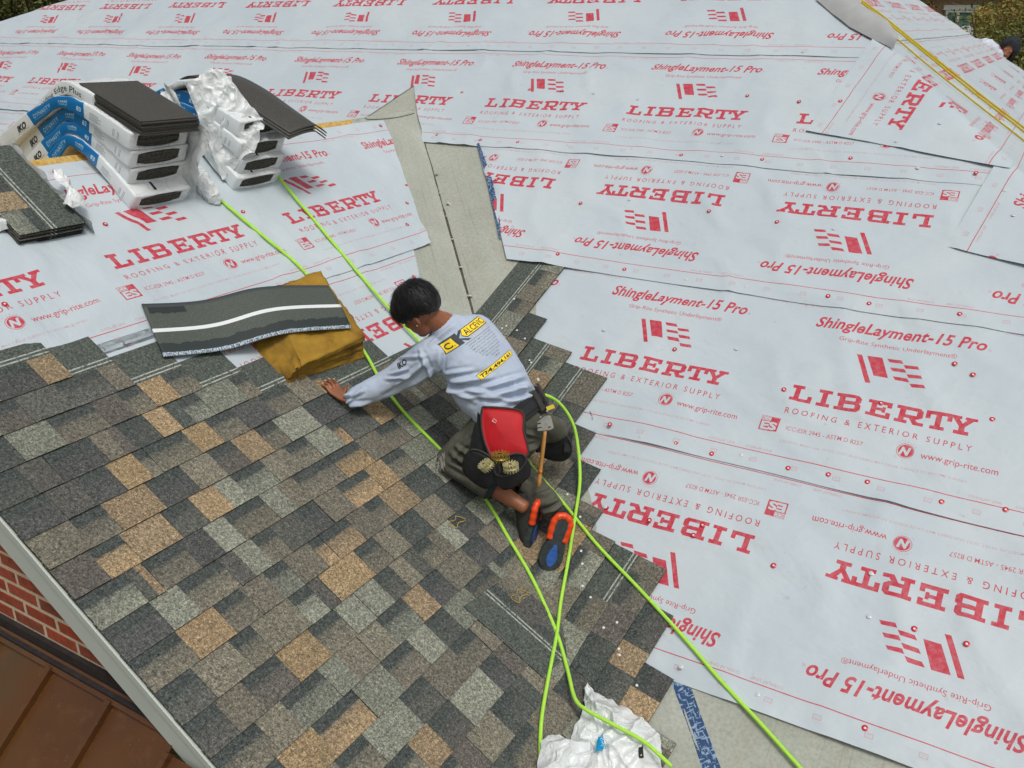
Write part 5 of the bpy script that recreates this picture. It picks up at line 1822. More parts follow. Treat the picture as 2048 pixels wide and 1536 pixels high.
# ---- shirt
bm = bmesh.new()
hem = pel + spine * .045
bk = latS.cross(spine).normalized()                   # out of his back
if bk.dot(CK) < 0: bk = -bk
sect_tube(bm, [hem, hem.lerp(mid_, .45) + bk * .004, mid_ + bk * .012, chest.lerp(mid_, .45) + bk * .018, chest + bk * .012, neck - spine * .035], [(.200, .152), (.190, .142), (.188, .138), (.200, .138), (.200, .124), (.100, .088)], latS, 26)
sect_tube(bm, [lsh.lerp(rsh, .02), lsh.lerp(rsh, .5) + spine * .03, lsh.lerp(rsh, .98)], [(.080, .075), (.10, .085), (.080, .075)], spine, 18)
sect_tube(bm, [neck - spine * .06, neck - spine * .012], [(.098, .092), (.074, .072)], latS, 18)
for sh, el_, wr_2 in ((lsh, lelb, lwri), (rsh, relb, rwri)):
    ax = (el_ - sh).normalized()
    e2 = wr_2 + (el_ - wr_2).normalized() * .005
    sect_tube(bm, [sh.lerp(chest, .35), sh + ax * .02, sh.lerp(el_, .45), el_, el_.lerp(wr_2, .5), e2 + (el_ - wr_2).normalized() * .03, e2], [(.094, .090), (.094, .088), (.083, .078), (.072, .068), (.063, .058), (.055, .050), (.045, .043)], NA, 18)
    # cloth bunched above the cuff
    ell(bm, wr_2 + (el_ - wr_2).normalized() * .03 + NA * .004, ((wr_2 - el_).normalized() * .034, NA * .042, (wr_2 - el_).normalized().cross(NA) * .045), 3)
# cloth hanging from the armpit to the waist on his left
ell(bm, mid_ - latS * .13 - bk * .02, (spine * .17, latS * .075, bk * .10), 3)
v, f, nr = fuse(bm, .0055, 8, .5)
def DPT(L, d): pass
FS = []
def seg(a, b_, w=.014, amp=.008): FS.append((a, b_, w * 1.0, amp * 2.4))
seg((0.648, -1.318, 0.169), (0.414, -1.411, 0.002)); seg((0.603, -1.327, 0.207), (0.446, -1.360, 0.070), .010, .006); seg((0.647, -1.346, 0.112), (0.371, -1.444, -0.012), .012, .006)
seg((0.401, -1.366, 0.115), (0.479, -1.306, 0.142), .008, .006); seg((0.390, -1.381, 0.097), (0.509, -1.303, 0.110), .008, .006); seg((0.417, -1.320, 0.192), (0.597, -1.317, 0.236), .009, .005)
seg((0.202, -1.425, -0.026), (0.259, -1.375, 0.009), .010, .006); seg((0.189, -1.452, -0.065), (0.304, -1.377, -0.052), .008, .006); seg((0.153, -1.460, -0.038), (0.202, -1.416, -0.005), .008, .007); seg((0.171, -1.461, -0.061), (0.215, -1.423, -0.038), .007, .006)
seg((0.679, -1.324, 0.116), (0.844, -1.106, 0.104), .014, .010); seg((0.676, -1.328, 0.112), (0.792, -1.186, 0.002), .014, .012); seg((0.708, -1.317, 0.096), (0.892, -1.115, 0.024), .012, .010)
seg((0.776, -1.292, 0.063), (0.960, -1.085, 0.002), .010, .008); seg((0.860, -1.134, 0.024), (1.009, -1.026, 0.065), .014, .011); seg((0.813, -1.150, 0.052), (0.979, -1.022, 0.110), .012, .008)
seg((0.920, -1.115, -0.012), (1.049, -1.021, 0.024), .012, .009); seg((0.920, -1.066, 0.092), (1.024, -1.041, 0.013), .012, .008); seg((0.676, -1.310, 0.152), (0.764, -1.140, 0.133), .010, .006)
seg((0.567, -1.322, 0.262), (0.644, -1.339, 0.130), .010, .006); seg((0.603, -1.290, 0.284), (0.681, -1.202, 0.373), .010, .005); seg((0.653, -1.271, 0.262), (0.667, -1.331, 0.118), .012, .006)
v = fold(v, nr, FS)
v = cloth_noise(v, nr, .0035, 9, 1)
v = cloth_noise(v, nr, .0016, 26, 4)

def shirt_image():
    W_, H_ = .44, .44
    lay = lambda: Raster(W_, H_, 1400, 2)
    yel, dark, ink, teal, gry = lay(), lay(), lay(), lay(), lay()
    # big monogram and boxed name
    dark.poly([(.004, .268), (.085, .268), (.085, .352), (.004, .352)]); yel.poly([(.009, .274), (.066, .274), (.066, .340), (.009, .340)])
    ink.text('C', .017, .286, .040, .030, bold=.03); ink.text('o.', .050, .284, .010, .011)
    gry.poly([(.072, .262), (.098, .262), (.098, .352), (.072, .352)], .0)
    dark.poly([(.078, .268), (.100, .268), (.100, .352), (.078, .352)])
    dark.poly([(.100, .312), (.150, .352), (.124, .352), (.100, .334)]); dark.poly([(.100, .308), (.150, .268), (.124, .268), (.100, .292)])
    dark.poly([(.118, .310), (.138, .286), (.345, .286), (.345, .352), (.138, .352)])
    yel.poly([(.124, .315), (.142, .292), (.340, .292), (.340, .347), (.142, .347)])
    ink.text('ALCEVIC', .143, .299, .040, .190, bold=.01)
    gry.rect(.150, .262, .345, .282, .75)
    gry.text('& SONS, LLC.', .170, .2655, .012, .150, val=.1)
    dark.rect(.090, .2545, .345, .2575)
    for k, s in enumerate(('ASPHALT & METAL ROOF REPAIR', 'SOFFIT & FASCIA REPAIR & INSTALL', 'EMERGENCY ROOF TARPING & LEAKS', 'ROOF RESTORATIONS & COATINGS', 'SEAMLESS GUTTER INSTALL', 'GUTTER CLEANING & REPAIR', 'EXCAVATION SERVICES', 'FIREWORK!', '& MORE')):
        w = (.235, .250, .245, .235, .205, .195, .150, .085, .055)[k]
        ink.text(s, .215 - w / 2, .234 - .0185 * k, .0115, w, bold=.006, val=.8)
    teal.rect(.150, .234, .157, .243, .9); teal.rect(.140, .123, .147, .132, .9)
    dark.rect(.010, .022, .345, .062); yel.rect(.013, .025, .342, .059)
    ink.text('724.494.161', .030, .031, .021, .295, bold=.035)
    ink.text('IKO', .370, .400, .030, .060, bold=.06)        # sleeve print, taken from its own corner
    rgb = np.ones((yel.H, yel.W, 3), np.float32)
    for L, c in ((gry, (.60, .62, .66)), (dark, (.22, .25, .27)), (yel, (1.0, .86, .0)), (ink, (.10, .12, .14)), (teal, (.0, .62, .70))):
        a = L.result()[:, :, None]; rgb = rgb * (1 - a) + a * np.array(c)
    rgb[:3] = 1; rgb[-3:] = 1; rgb[:, :3] = 1; rgb[:, -3:] = 1
    return image('shirt_print', rgb)
def mat_shirt():
    t = NT('pale_shirt'); c = t.coord('Object')
    im = t.new('TexImage'); im.image = shirt_image(); im.extension = 'EXTEND'; t.link(t.coord('UV'), im.inputs[0])
    n = t.noise(c, 160, 3, .7); n2 = t.noise(c, 7, 3); n3 = t.noise(c, 22, 4)
    k = t.ramp(n2, [(.3, (.41, .49, .62)), (.7, (.50, .57, .69))])
    k = t.mix(t.ramp(n3, [(.6, 0.0), (.85, .25)]), k, (.36, .38, .42))
    sp = t.new('SeparateColor'); t.link(im.outputs[0], sp.inputs[0])
    mn = t.math('MINIMUM', t.math('MINIMUM', sp.outputs[0], sp.outputs[1]), sp.outputs[2])
    k = t.mix(t.ramp(mn, [(0.5, .96), (0.97, 0.0)]), k, im.outputs[0])
    t.set(Roughness=.85)
    return t.out(k, t.bump(n, .25, .0015, t.bump(n3, .25, .006)))
M_SHIRT = mat_shirt()
me = bpy.data.meshes.new('shirt')
me.from_pydata([tuple(Vector(q) - PB0) for q in v], [], f)
uvl = me.uv_layers.new(name='uv')
# back print laid on a plane through the shoulder blades; sleeve print on the upper arm
ux = (latS - spine * latS.dot(spine)).normalized(); uy = spine
tilt = R(-4); ux, uy = ux * math.cos(tilt) + uy * math.sin(tilt), uy * math.cos(tilt) - ux * math.sin(tilt)
org = Vector((0.725, -1.263, 0.268))
sx_ = (lelb - lsh).normalized(); so2 = Vector((0.455, -1.332, 0.170))
sy_ = (CK - sx_ * CK.dot(sx_)).normalized().cross(sx_); sy_ = sy_ if sy_.dot(CU) > 0 else -sy_
sx2 = sx_ * -1 if sx_.dot(CR) < 0 else sx_
Vn = np.asarray(v)
def uv_for(p, kind):
    d = Vector(p)
    if kind == 1:
        d = d - org
        return ((d.dot(ux) * 1.32 + .004) / .44, (d.dot(uy) * 1.32 + .268) / .44)
    d = d - so2
    return ((d.dot(sx2) * 1.0 + .398) / .44, (d.dot(sy_) + .415) / .44)
for p in me.polygons:
    c = Vector(p.center) + PB0; n_ = p.normal
    kind = 0
    arm = (c - lsh).dot(sx_)
    dl = (c - so2).dot(sx2); dy = (c - so2).dot(sy_)
    dback = (c - org).dot(ux)
    if n_.dot(bk) > .12 and -.02 < dback < .32 and -.22 < (c - org).dot(uy) < .09 and (c - org).dot(bk) > -.22: kind = 1
    elif abs(dl) < .045 and abs(dy) < .024 and n_.dot(CK) > .1: kind = 2
    for li in p.loop_indices:
        if kind:
            uvl.data[li].uv = uv_for(v[me.loops[li].vertex_index], kind)
        else:
            uvl.data[li].uv = (-.5, -.5)
me.materials.append(M_SHIRT)
me.polygons.foreach_set('use_smooth', [True] * len(me.polygons))
o = link(bpy.data.objects.new('shirt', me)); o.parent = person

# ---- trousers
def mat_denim():
    t = NT('grey_denim'); c = t.coord('Object')
    n = t.noise(c, 300, 2, .7); n2 = t.noise(c, 6, 4, .6); n3 = t.noise(c, 18, 4)
    k = t.ramp(n2, [(.3, (.065, .066, .050)), (.6, (.115, .115, .088)), (.8, (.17, .165, .13))])
    k = t.mix(t.ramp(n3, [(.58, 0.0), (.8, .5)]), k, (.20, .195, .165))
    k = t.mix(t.ramp(n, [(.4, .35), (.6, 0.0)]), k, (.02, .02, .017))
    t.set(Roughness=.9)
    return t.out(k, t.bump(n, .3, .001, t.bump(n3, .35, .008)))
M_DENIM = mat_denim()
bm = bmesh.new()
sect_tube(bm, [pel - spine * .10, pel - spine * .02, pel + spine * .085], [(.150, .115), (.182, .140), (.178, .136)], latP, 22)
ell(bm, lhip + bk * .03 - spine * .03, (spine * .10, latP * .10, bk * .115), 3); ell(bm, rhip + bk * .03 - spine * .03, (spine * .10, latP * .10, bk * .115), 3)
sect_tube(bm, [lhip, lhip.lerp(lknee, .5), lknee + (lknee - lhip).normalized() * .01], [(.104, .104), (.084, .086), (.068, .068)], latP, 18)
lcuff = lknee.lerp(lank, .60)
sect_tube(bm, [lknee, lknee.lerp(lank, .25), lcuff - (lank - lknee) * .06, lcuff], [(.068, .066), (.072, .068), (.074, .068), (.075, .069)], NA, 18)
sect_tube(bm, [rhip, rhip.lerp(rknee, .5), rknee], [(.108, .108), (.095, .095), (.080, .078)], latP, 18)
rcuff = rknee.lerp(rank, .99)
sect_tube(bm, [rknee, rknee.lerp(rank, .3), rknee.lerp(rank, .75), rcuff], [(.082, .078), (.082, .078), (.068, .066), (.058, .058)], NA, 18)
v, f, nr = fuse(bm, .0058, 6, .5)
FS = []
seg((0.695, -1.252, -0.281), (0.819, -1.216, -0.362), .012, .010); seg((0.694, -1.274, -0.327), (0.837, -1.221, -0.397), .012, .009); seg((0.709, -1.227, -0.246), (0.797, -1.202, -0.304), .010, .009)
seg((0.820, -1.233, -0.134), (0.684, -1.258, -0.281), .012, .007); seg((0.809, -1.261, -0.179), (0.700, -1.260, -0.304), .010, .007)
seg((0.982, -1.074, -0.269), (1.063, -1.015, -0.246), .010, .008); seg((1.014, -1.078, -0.316), (1.081, -1.021, -0.281), .010, .008); seg((0.963, -1.042, -0.177), (1.078, -0.990, -0.211), .010, .006)
seg((1.121, -1.112, -0.524), (1.189, -1.055, -0.489), .009, .009); seg((1.138, -1.115, -0.552), (1.210, -1.055, -0.515), .009, .009); seg((1.090, -1.109, -0.478), (1.161, -1.056, -0.454), .010, .007); seg((1.015, -1.104, -0.373), (1.087, -1.078, -0.408), .012, .006)
v = fold(v, nr, FS)
v = cloth_noise(v, nr, .004, 12, 2)
# open the left cuff so that the shin shows
cx = np.array((lank - lknee).normalized()); cd = (v - np.array(lcuff)) @ cx
nearl = np.linalg.norm((v - np.array(lcuff)) - np.outer(cd, cx), axis=1) < .11
cut = nearl & (cd > -.002) & (cd < .12)
f = [t for t in f if not all(cut[i] for i in t)]
pp('trousers', v, f, M_DENIM)
# frayed threads at the worn knee, shirt tail showing at the hip
M_THREAD = plain('frayed_thread', (.42, .41, .37), .9, .1, 30, .1)
b = MB(); rng = random.Random(3)
kn_ = Vector((0.670, -1.316, -0.279))
for k in range(26):
    p = kn_ + CR * rng.uniform(-.02, .022) + CU * rng.uniform(-.05, .02)
    b.tube([p - PB0, p + CU * rng.uniform(-.025, -.008) + CR * rng.uniform(-.012, .008) + CK * .006 - PB0, p + CU * rng.uniform(-.045, -.015) + CR * rng.uniform(-.02, .01) - PB0], .0009, 4)
b.build('frayed_threads', M_THREAD, person)
# dark lining turned out at the left cuff
M_LINE = plain('dark_lining', (.022, .032, .040), .9, .2, 30, .2)
bm = bmesh.new()
ring0 = []
tq = (lank - lknee).normalized(); l_ = (NA - tq * NA.dot(tq)).normalized(); d_ = tq.cross(l_)
b = MB()
vv = []
for k in range(24):
    a = 6.28319 * k / 24
    for off, r in ((-.02, .070), (.028, .060), (.030, .052), (-.03, .056)):
        vv.append(lcuff + tq * off + l_ * (math.cos(a) * r) + d_ * (math.sin(a) * r * .94) - PB0)
b.add(vv, [(k * 4 + j, ((k + 1) % 24) * 4 + j, ((k + 1) % 24) * 4 + j + 1, k * 4 + j + 1) for k in range(24) for j in range(3)])
b.build('cuff_lining', M_LINE, person, True)

# ---- shoes
M_SHOE = plain('shoe_mesh', (.030, .029, .026), .8, .35, 40, .4, 300)
M_SHOEG = plain('shoe_side', (.085, .078, .062), .7, .2, 20, .2)
M_SOLE = plain('sole_rubber', (.030, .042, .044), .7, .3, 30, .3)
M_ORANGE = plain('orange_sole', (.80, .070, .012), .35, .08, 20, .08)
M_BLUE2 = plain('blue_sole', (.035, .12, .42), .45, .15, 30, .1)
def shoe(heel, toe, nsole, ank, side):
    """heel/toe are the ends of the sole; nsole points out of the sole"""
    L = (toe - heel).length
    X_ = (toe - heel).normalized(); Z_ = -(nsole - X_ * nsole.dot(X_)).normalized(); Y_ = Z_.cross(X_)
    W = lambda x, y, z: heel + X_ * (x * L) + Y_ * y + Z_ * z
    prof = [(0.0, .023), (.03, .039), (.12, .046), (.3, .042), (.45, .043), (.62, .053), (.78, .057), (.90, .049), (.97, .031), (1.0, .009)]
    n = 26
    up, ri, solev = [], [], []
    # sole: side walls and a slightly rounded bottom
    outline = []
    for x, w in prof: outline.append((x, w + (.006 if .5 < x < .9 else 0) * side))
    for x, w in reversed(prof): outline.append((x, -w))
    b = MB(); m = len(outline)
    v_ = [W(x, y, .030) for x, y in outline] + [W(x, y * 1.03, .012) for x, y in outline] + [W(x, y * .95, .0) for x, y in outline] + [W(.5 + (x - .5) * .9, y * .75, -.003) for x, y in outline]
    fs = [(r * m + k, r * m + (k + 1) % m, (r + 1) * m + (k + 1) % m, (r + 1) * m + k) for r in range(3) for k in range(m)] + [tuple(3 * m + k for k in range(m))]
    b.add([p - PB0 for p in v_], fs)
    so3 = b.build('shoe', M_SOLE, person, False)
    # upper
    bmu = bmesh.new()
    secs = [(.02, .034, .105), (.12, .041, .120), (.28, .041, .115), (.45, .043, .092), (.65, .050, .066), (.82, .049, .050), (.96, .028, .034)]
    rings = []
    for x, w, h in secs:
        rg = []
        for k in range(15):
            a = math.pi * k / 14
            rg.append(bmu.verts.new(W(x, math.cos(a) * w * (1 if True else 1), .020 + math.sin(a) ** .8 * h) - PB0))
        rings.append(rg)
    for a_, c_ in zip(rings, rings[1:]):
        for k in range(14): bmu.faces.new((a_[k], a_[k + 1], c_[k + 1], c_[k]))
    for rg in (rings[0], rings[-1]): bmu.faces.new(rg)
    bmesh.ops.recalc_face_normals(bmu, faces=bmu.faces)
    mu = bpy.data.meshes.new('upper'); bmu.to_mesh(mu); bmu.free(); mu.materials.append(M_SHOE); mu.polygons.foreach_set('use_smooth', [True] * len(mu.polygons))
    uo = link(bpy.data.objects.new('upper', mu)); uo.parent = so3
    # collar round the ankle
    b = MB(); b.tube([W(.10, 0, .075) - PB0, W(.13, 0, .11) - PB0, ank - PB0], [.042, .041, .040], 14); b.build('collar', M_SHOE, so3, True)
    # orange air cushion, a ribbed U round the heel
    pts = []
    for x, y in ((.44, .033), (.33, .036), (.2, .037), (.10, .034), (.03, .020), (.01, 0), (.03, -.020), (.10, -.034), (.2, -.037), (.33, -.036), (.44, -.033)):
        pts.append(W(x - .01, y * 1.12, .010))
    P = bez(pts, 5)
    b = MB(); b.tube([p - PB0 for p in P], [.0170 + .0018 * (i % 6 < 3) for i in range(len(P))], 10, flat=1.0); b.build('air_cushion', M_ORANGE, so3, True)
    # blue centre of the forefoot with two grooves
    b = MB()
    for x0, x1, w0, w1 in ((.50, .60, .006, .016), (.605, .705, .017, .025), (.71, .80, .026, .024), (.805, .89, .023, .008)):
        q = [(x0, -w0), (x0, w0), (x1, w1), (x1, -w1)]
        b.add([W(x, y, -.0055) - PB0 for x, y in q] + [W(x, y, .002) - PB0 for x, y in q], [(0, 1, 2, 3), (0, 4, 5, 1), (1, 5, 6, 2), (2, 6, 7, 3), (3, 7, 4, 0)])
    b.build('blue_inset', M_BLUE2, so3)
    # tread bars
    b = MB()
    for x, w in ((.55, .034), (.66, .042), (.77, .044), (.87, .038)):
        for s in (-1, 1):
            b.box(W(x, s * w * .82, -.001) - PB0, (.020, w * .32, .008), (X_, Y_, Z_))
    b.build('tread', M_SOLE, so3)
    # white mark on the side
    b = MB()
    for s in (-1, 1):
        b.add([W(x, s * (w + .0022), z) - PB0 for x, w, z in ((.30, .0355, .055), (.42, .0375, .036), (.60, .0425, .050), (.44, .038, .044))], [(0, 1, 3), (1, 2, 3)])
    b.build('side_mark', M_WHITE, so3)
    return so3
heelR, toeR = Vector((1.280, -1.150, -0.525)), Vector((1.234, -1.235, -0.809))
shoe(heelR, toeR, CK * .95 + CR * .1 + CU * .1, rank + (rank - rknee).normalized() * .0, 1)
heelL, toeL = Vector((1.134, -1.126, -0.496)), Vector((1.108, -1.166, -0.726))
shoe(heelL, toeL + (toeL - heelL) * .1, CR * .86 + CK * .42 + CU * .10, lank, -1)

# ------------------------------------------------------------ tool belt, hatchet, nail coils
M_BLK = plain('black_nylon', (.012, .014, .016), .75, .4, 30, .4, 260)
M_BLK2 = plain('black_edge', (.040, .036, .033), .8, .3, 40, .3)
M_RED = plain('red_nylon', (.50, .004, .010), .6, .15, 8, .25, 260)
M_STEEL = plain('hatchet_steel', (.42, .42, .39), .35, .2, 30, .15, metallic=.6)
M_WOODH = plain('hickory', (.52, .25, .055), .45, .2, 12, .1)
belt = empty('tool_belt', 'black tool belt with red backed nail pouch worn by the kneeling worker', 'tool belt', pel + spine * .03)
BO = belt.location
def bx(m, name, mat, smooth=False, parent=None):
    m.v = [tuple(Vector(p) - BO) for p in m.v]
    return m.build(name, mat, parent or belt, smooth)
def hoop(c, ax, lat, w, d, hgt, th, n=40):
    """closed band round an oval"""
    l = (lat - ax * lat.dot(ax)).normalized(); q = ax.cross(l)
    v_ = []
    for k in range(n):
        a = 6.28319 * k / n
        for rr_, z in ((0, -hgt / 2), (th, -hgt / 2), (th, hgt / 2), (0, hgt / 2)):
            v_.append(c + l * math.cos(a) * (w + rr_) + q * math.sin(a) * (d + rr_) + ax * z)
    return v_, [(k * 4 + j, ((k + 1) % n) * 4 + j, ((k + 1) % n) * 4 + (j + 1) % 4, k * 4 + (j + 1) % 4) for k in range(n) for j in range(4)]
ax = (spine * 1.0 + CU * .25).normalized()
bc = pel + spine * .058
b = MB(); b.add(*hoop(bc, ax, latP, .190, .148, .085, .010)); b.add(*hoop(bc, ax, latP, .201, .159, .045, .006)); bx(b, 'strap', M_BLK)
ql = (latP - ax * latP.dot(ax)).normalized(); qd = ax.cross(ql); qd = qd if qd.dot(CK) > 0 else -qd
for a in (.30, .62, 1.02):
    p = bc + ql * math.cos(a) * .208 + qd * math.sin(a) * .166
    t_ = (ql * -math.sin(a) * .208 + qd * math.cos(a) * .166).normalized(); n_ = t_.cross(ax)
    b = MB(); b.box(p, (.034, .012, .105), (t_, n_, ax)); bx(b, 'belt_loop', M_BLK2)

def panel(name, mat, corners, th, bulge=.0, nu=14, nv=14, parent=None, edge=None):
    """a thick curved patch through four 3-D corners (top left, top right, bottom right, bottom left)"""
    a, b_, c, d = [Vector(q) for q in corners]
    n_ = (b_ - a).cross(d - a).normalized()
    if n_.dot(CK) < 0: n_ = -n_
    v_ = []
    for sgn in (1, 0):
        for j in range(nv + 1):
            for i in range(nu + 1):
                u, w = i / nu, j / nv
                p = a.lerp(b_, u).lerp(d.lerp(c, u), w)
                v_.append(p + n_ * (bulge * math.sin(math.pi * u) * math.sin(math.pi * (.15 + .85 * w)) - th * (1 - sgn)))
    k = (nu + 1) * (nv + 1)
    fs = grid_faces(nu + 1, nv + 1); fs = fs + [tuple(reversed([q + k for q in t])) for t in fs]
    rim = [i for i in range(nu + 1)] + [(j + 1) * (nu + 1) - 1 for j in range(1, nv + 1)] + [nv * (nu + 1) + i for i in range(nu - 1, -1, -1)] + [j * (nu + 1) for j in range(nv - 1, 0, -1)]
    fs += [(rim[i], rim[i] + k, rim[(i + 1) % len(rim)] + k, rim[(i + 1) % len(rim)]) for i in range(len(rim))]
    m = MB(); m.add(v_, fs)
    o_ = bx(m, name, mat, True, parent)
    if edge:
        m = MB(); m.tube([Vector(v_[q]) for q in rim + [rim[0]]], edge, 6); bx(m, name + '_binding', M_BLK2, True, parent)
    return o_
def pouch(name, mat, rim, base, th=.006, parent=None):
    """open-topped bag: rim loop and base loop of equal length"""
    n = len(rim); rim = [Vector(p) for p in rim]; base = [Vector(p) for p in base]
    cr = sum(rim, Vector()) / n; cb = sum(base, Vector()) / n
    v_ = list(rim)
    for w in (.33, .66): v_ += [r.lerp(q, w) + (r.lerp(q, w) - cr.lerp(cb, w)).normalized() * .010 for r, q in zip(rim, base)]
    v_ += base + [cb.lerp(q, .4) + (cb - cr).normalized() * .012 for q in base]
    inn = [cr.lerp(r, .88) for r in rim]; inb = [cb.lerp(q, .75).lerp(cr, .15) for q in base]
    k = len(v_); v_ += inn + inb
    fs = [(r * n + i, r * n + (i + 1) % n, (r + 1) * n + (i + 1) % n, (r + 1) * n + i) for r in range(4) for i in range(n)]
    fs += [tuple(4 * n + i for i in range(n))]
    fs += [(i, k + i, k + (i + 1) % n, (i + 1) % n) for i in range(n)] + [(k + i, k + n + i, k + n + (i + 1) % n, k + (i + 1) % n) for i in range(n)] + [tuple(k + n + i for i in reversed(range(n)))]
    m = MB(); m.add(v_, fs)
    o_ = bx(m, name, mat, True, parent)
    m = MB(); m.tube([cr.lerp(r, .95) for r in rim] + [cr.lerp(rim[0], .95)], .0052, 6, cap=False); bx(m, 'rim_binding', M_BLK2, True, o_)
    return o_
# red-backed main bag
panel('bag_back', M_BLK, ((0.842, -1.241, -0.019), (1.050, -1.144, -0.025), (1.098, -1.205, -0.265), (0.856, -1.292, -0.277)), .012, .02)
def plate(name, mat, outline, bulge, th, edge=None, rings=7):
    P = bez([Vector(q) for q in outline] + [Vector(outline[0])], 4)[:-1]
    n = len(P); c = sum(P, Vector()) / n
    v_ = []
    for sgn in (1, 0):
        for r in range(1, rings + 1):
            f_ = r / rings
            for q in P: v_.append(c.lerp(q, f_) + CK * (bulge * (1 - f_ * f_) - th * (1 - sgn)))
    v_ += [c + CK * bulge, c + CK * (bulge - th)]
    k = rings * n; fs = []
    for o_ in (0, k):
        for r in range(rings - 1):
            for i in range(n):
                a, b_ = o_ + r * n + i, o_ + r * n + (i + 1) % n
                q = (a, b_, b_ + n, a + n); fs.append(q if o_ else tuple(reversed(q)))
        for i in range(n): fs.append(((2 * k) if o_ == 0 else 2 * k + 1, o_ + i, o_ + (i + 1) % n))
    for i in range(n): fs.append(((rings - 1) * n + i, (rings - 1) * n + (i + 1) % n, k + (rings - 1) * n + (i + 1) % n, k + (rings - 1) * n + i))
    m = MB(); m.add(v_, fs); bx(m, name, mat, True)
    if edge:
        m = MB(); m.tube(P + [P[0]], edge, 6); bx(m, name + '_binding', M_BLK2, True)
plate('red_panel', M_RED, ((0.877, -1.251, 0.008), (0.965, -1.211, 0.008), (1.053, -1.173, -0.008), (1.076, -1.202, -0.085), (1.106, -1.215, -0.151), (1.116, -1.228, -0.191), (1.089, -1.257, -0.233), (1.046, -1.286, -0.253), (0.996, -1.306, -0.244), (0.952, -1.307, -0.204), (0.907, -1.292, -0.129), (0.881, -1.271, -0.051)), .022, .008, edge=.0058)
panel('bag_side', M_BLK, ((0.826, -1.250, -0.099), (0.878, -1.249, -0.055), (0.962, -1.301, -0.244), (0.817, -1.305, -0.281)), .008, .012)
c0_ = Vector((1.016, -1.305, -0.228))
def oval(c, a, b_, n=20, ph=0.0):
    return [Vector(c) + Vector(a) * math.cos(6.28319 * i / n + ph) + Vector(b_) * math.sin(6.28319 * i / n + ph) for i in range(n)]
mainr = oval((1.020, -1.290, -0.189), CR * .108 + CU * -.012, CU * .040 + CK * .055)
mainb = oval((1.005, -1.302, -0.300), CR * .100 + CU * -.01, CU * .028 + CK * .04)
pouch('front_pouch', M_BLK, oval((0.956, -1.366, -0.215), CR * .072 + CU * -.056, CU * .030 + CR * .030 + CK * .03), oval((0.907, -1.367, -0.313), CR * .062 + CU * -.050, CU * .022 + CR * .018 + CK * .03))
pouch('front_pouch', M_BLK, oval((1.069, -1.315, -0.223), CR * .078 + CU * .034, CU * .048 - CR * .012 + CK * .02), oval((1.081, -1.280, -0.322), CR * .070 + CU * .034, CU * .03 + CK * .03))
# small mark sewn on the red panel
m = MB(); q = [Vector((0.949, -1.280, -0.037)), Vector((0.955, -1.272, -0.028)), Vector((0.966, -1.269, -0.035)), Vector((0.965, -1.275, -0.046))]
m.tube(q + [q[0]], .0014, 5); bx(m, 'stitched_mark', M_WHITE)
# right-hand bag
panel('bag_back', M_BLK, ((1.022, -0.912, -0.136), (1.131, -0.820, -0.237), (1.139, -0.840, -0.344), (1.010, -0.959, -0.326)), .012, .02)
pouch('side_pouch', M_BLK, oval((1.114, -0.908, -0.244), CR * .066 + CU * -.040, CU * .05 + CK * .04), oval((1.084, -0.902, -0.351), CR * .070 + CU * -.012, CU * .03 + CK * .04))
panel('bag_flap', M_BLK, ((1.141, -0.896, -0.198), (1.171, -0.861, -0.216), (1.171, -0.894, -0.312), (1.153, -0.926, -0.303)), .006, .006)
panel('buckle_tab', M_BLK, ((1.047, -1.031, -0.047), (1.073, -0.960, -0.036), (1.075, -0.986, -0.200), (1.054, -1.060, -0.169)), .008, .008)
m = MB(); m.box(Vector((1.098, -0.976, -0.048)), (.040, .020, .004), (CR * .93 + CU * .36, CU * .93 - CR * .36, CK)); bx(m, 'yellow_tab', plain('yellow_tape', (.68, .52, .03), .5, .1, 20, .05))
m = MB()
for px in ((1.083, -1.048, -0.075), (1.083, -1.063, -0.107), (1.084, -1.075, -0.134), (1.091, -0.998, -0.060)):
    m.box(Vector(px), (.008, .008, .004), (CR, CU, CK))
bx(m, 'rivets', M_STEEL)
# coils of roofing nails in the pouches
M_COIL = plain('nail_coil_brass', (.40, .31, .07), .4, .3, 60, .2, metallic=.5)
M_COILR = plain('nail_coil_pale', (.62, .58, .30), .4, .2, 60, .2, metallic=.3)
for k, (c, rx, dirn, mat, lab) in enumerate((
        ((1.031, -1.343, -0.181), .046, CU * .9 + CK * .4, M_COIL, 'brass nail coil standing against the red panel'),
        ((0.997, -1.412, -0.204), .036, CU * .55 - CR * .55 + CK * .5, M_COILR, 'pale nail coil in the left front pouch'),
        ((1.101, -1.364, -0.206), .038, CU * .85 - CR * .1 + CK * .5, M_COILR, 'pale nail coil in the right front pouch'))):
    c = Vector(c); dd_ = dirn.normalized(); e1 = dd_.orthogonal().normalized()
    e1 = (CR - dd_ * CR.dot(dd_)).normalized(); e2 = dd_.cross(e1)
    m = MB()
    for j in range(64):
        a = j * .42; r_ = rx * (.25 + .75 * j / 63)
        p = c + e1 * math.cos(a) * r_ + e2 * math.sin(a) * r_ * .75
        m.tube([p - dd_ * .020 - c, p + dd_ * .020 - c], .0013, 4)
        m.box(p + dd_ * .0205 - c, (.0052, .0052, .0012), (e1, e2, dd_))
    m.tube([c * 0 + e1 * math.cos(j * .42) * rx * (.25 + .75 * j / 63) + e2 * math.sin(j * .42) * rx * .75 * (.25 + .75 * j / 63) for j in range(64)], .0012, 4)
    o = m.build('nail_coil', mat); o.location = c
    tag(o, lab, 'nail coil', 'coils of nails in the tool belt')
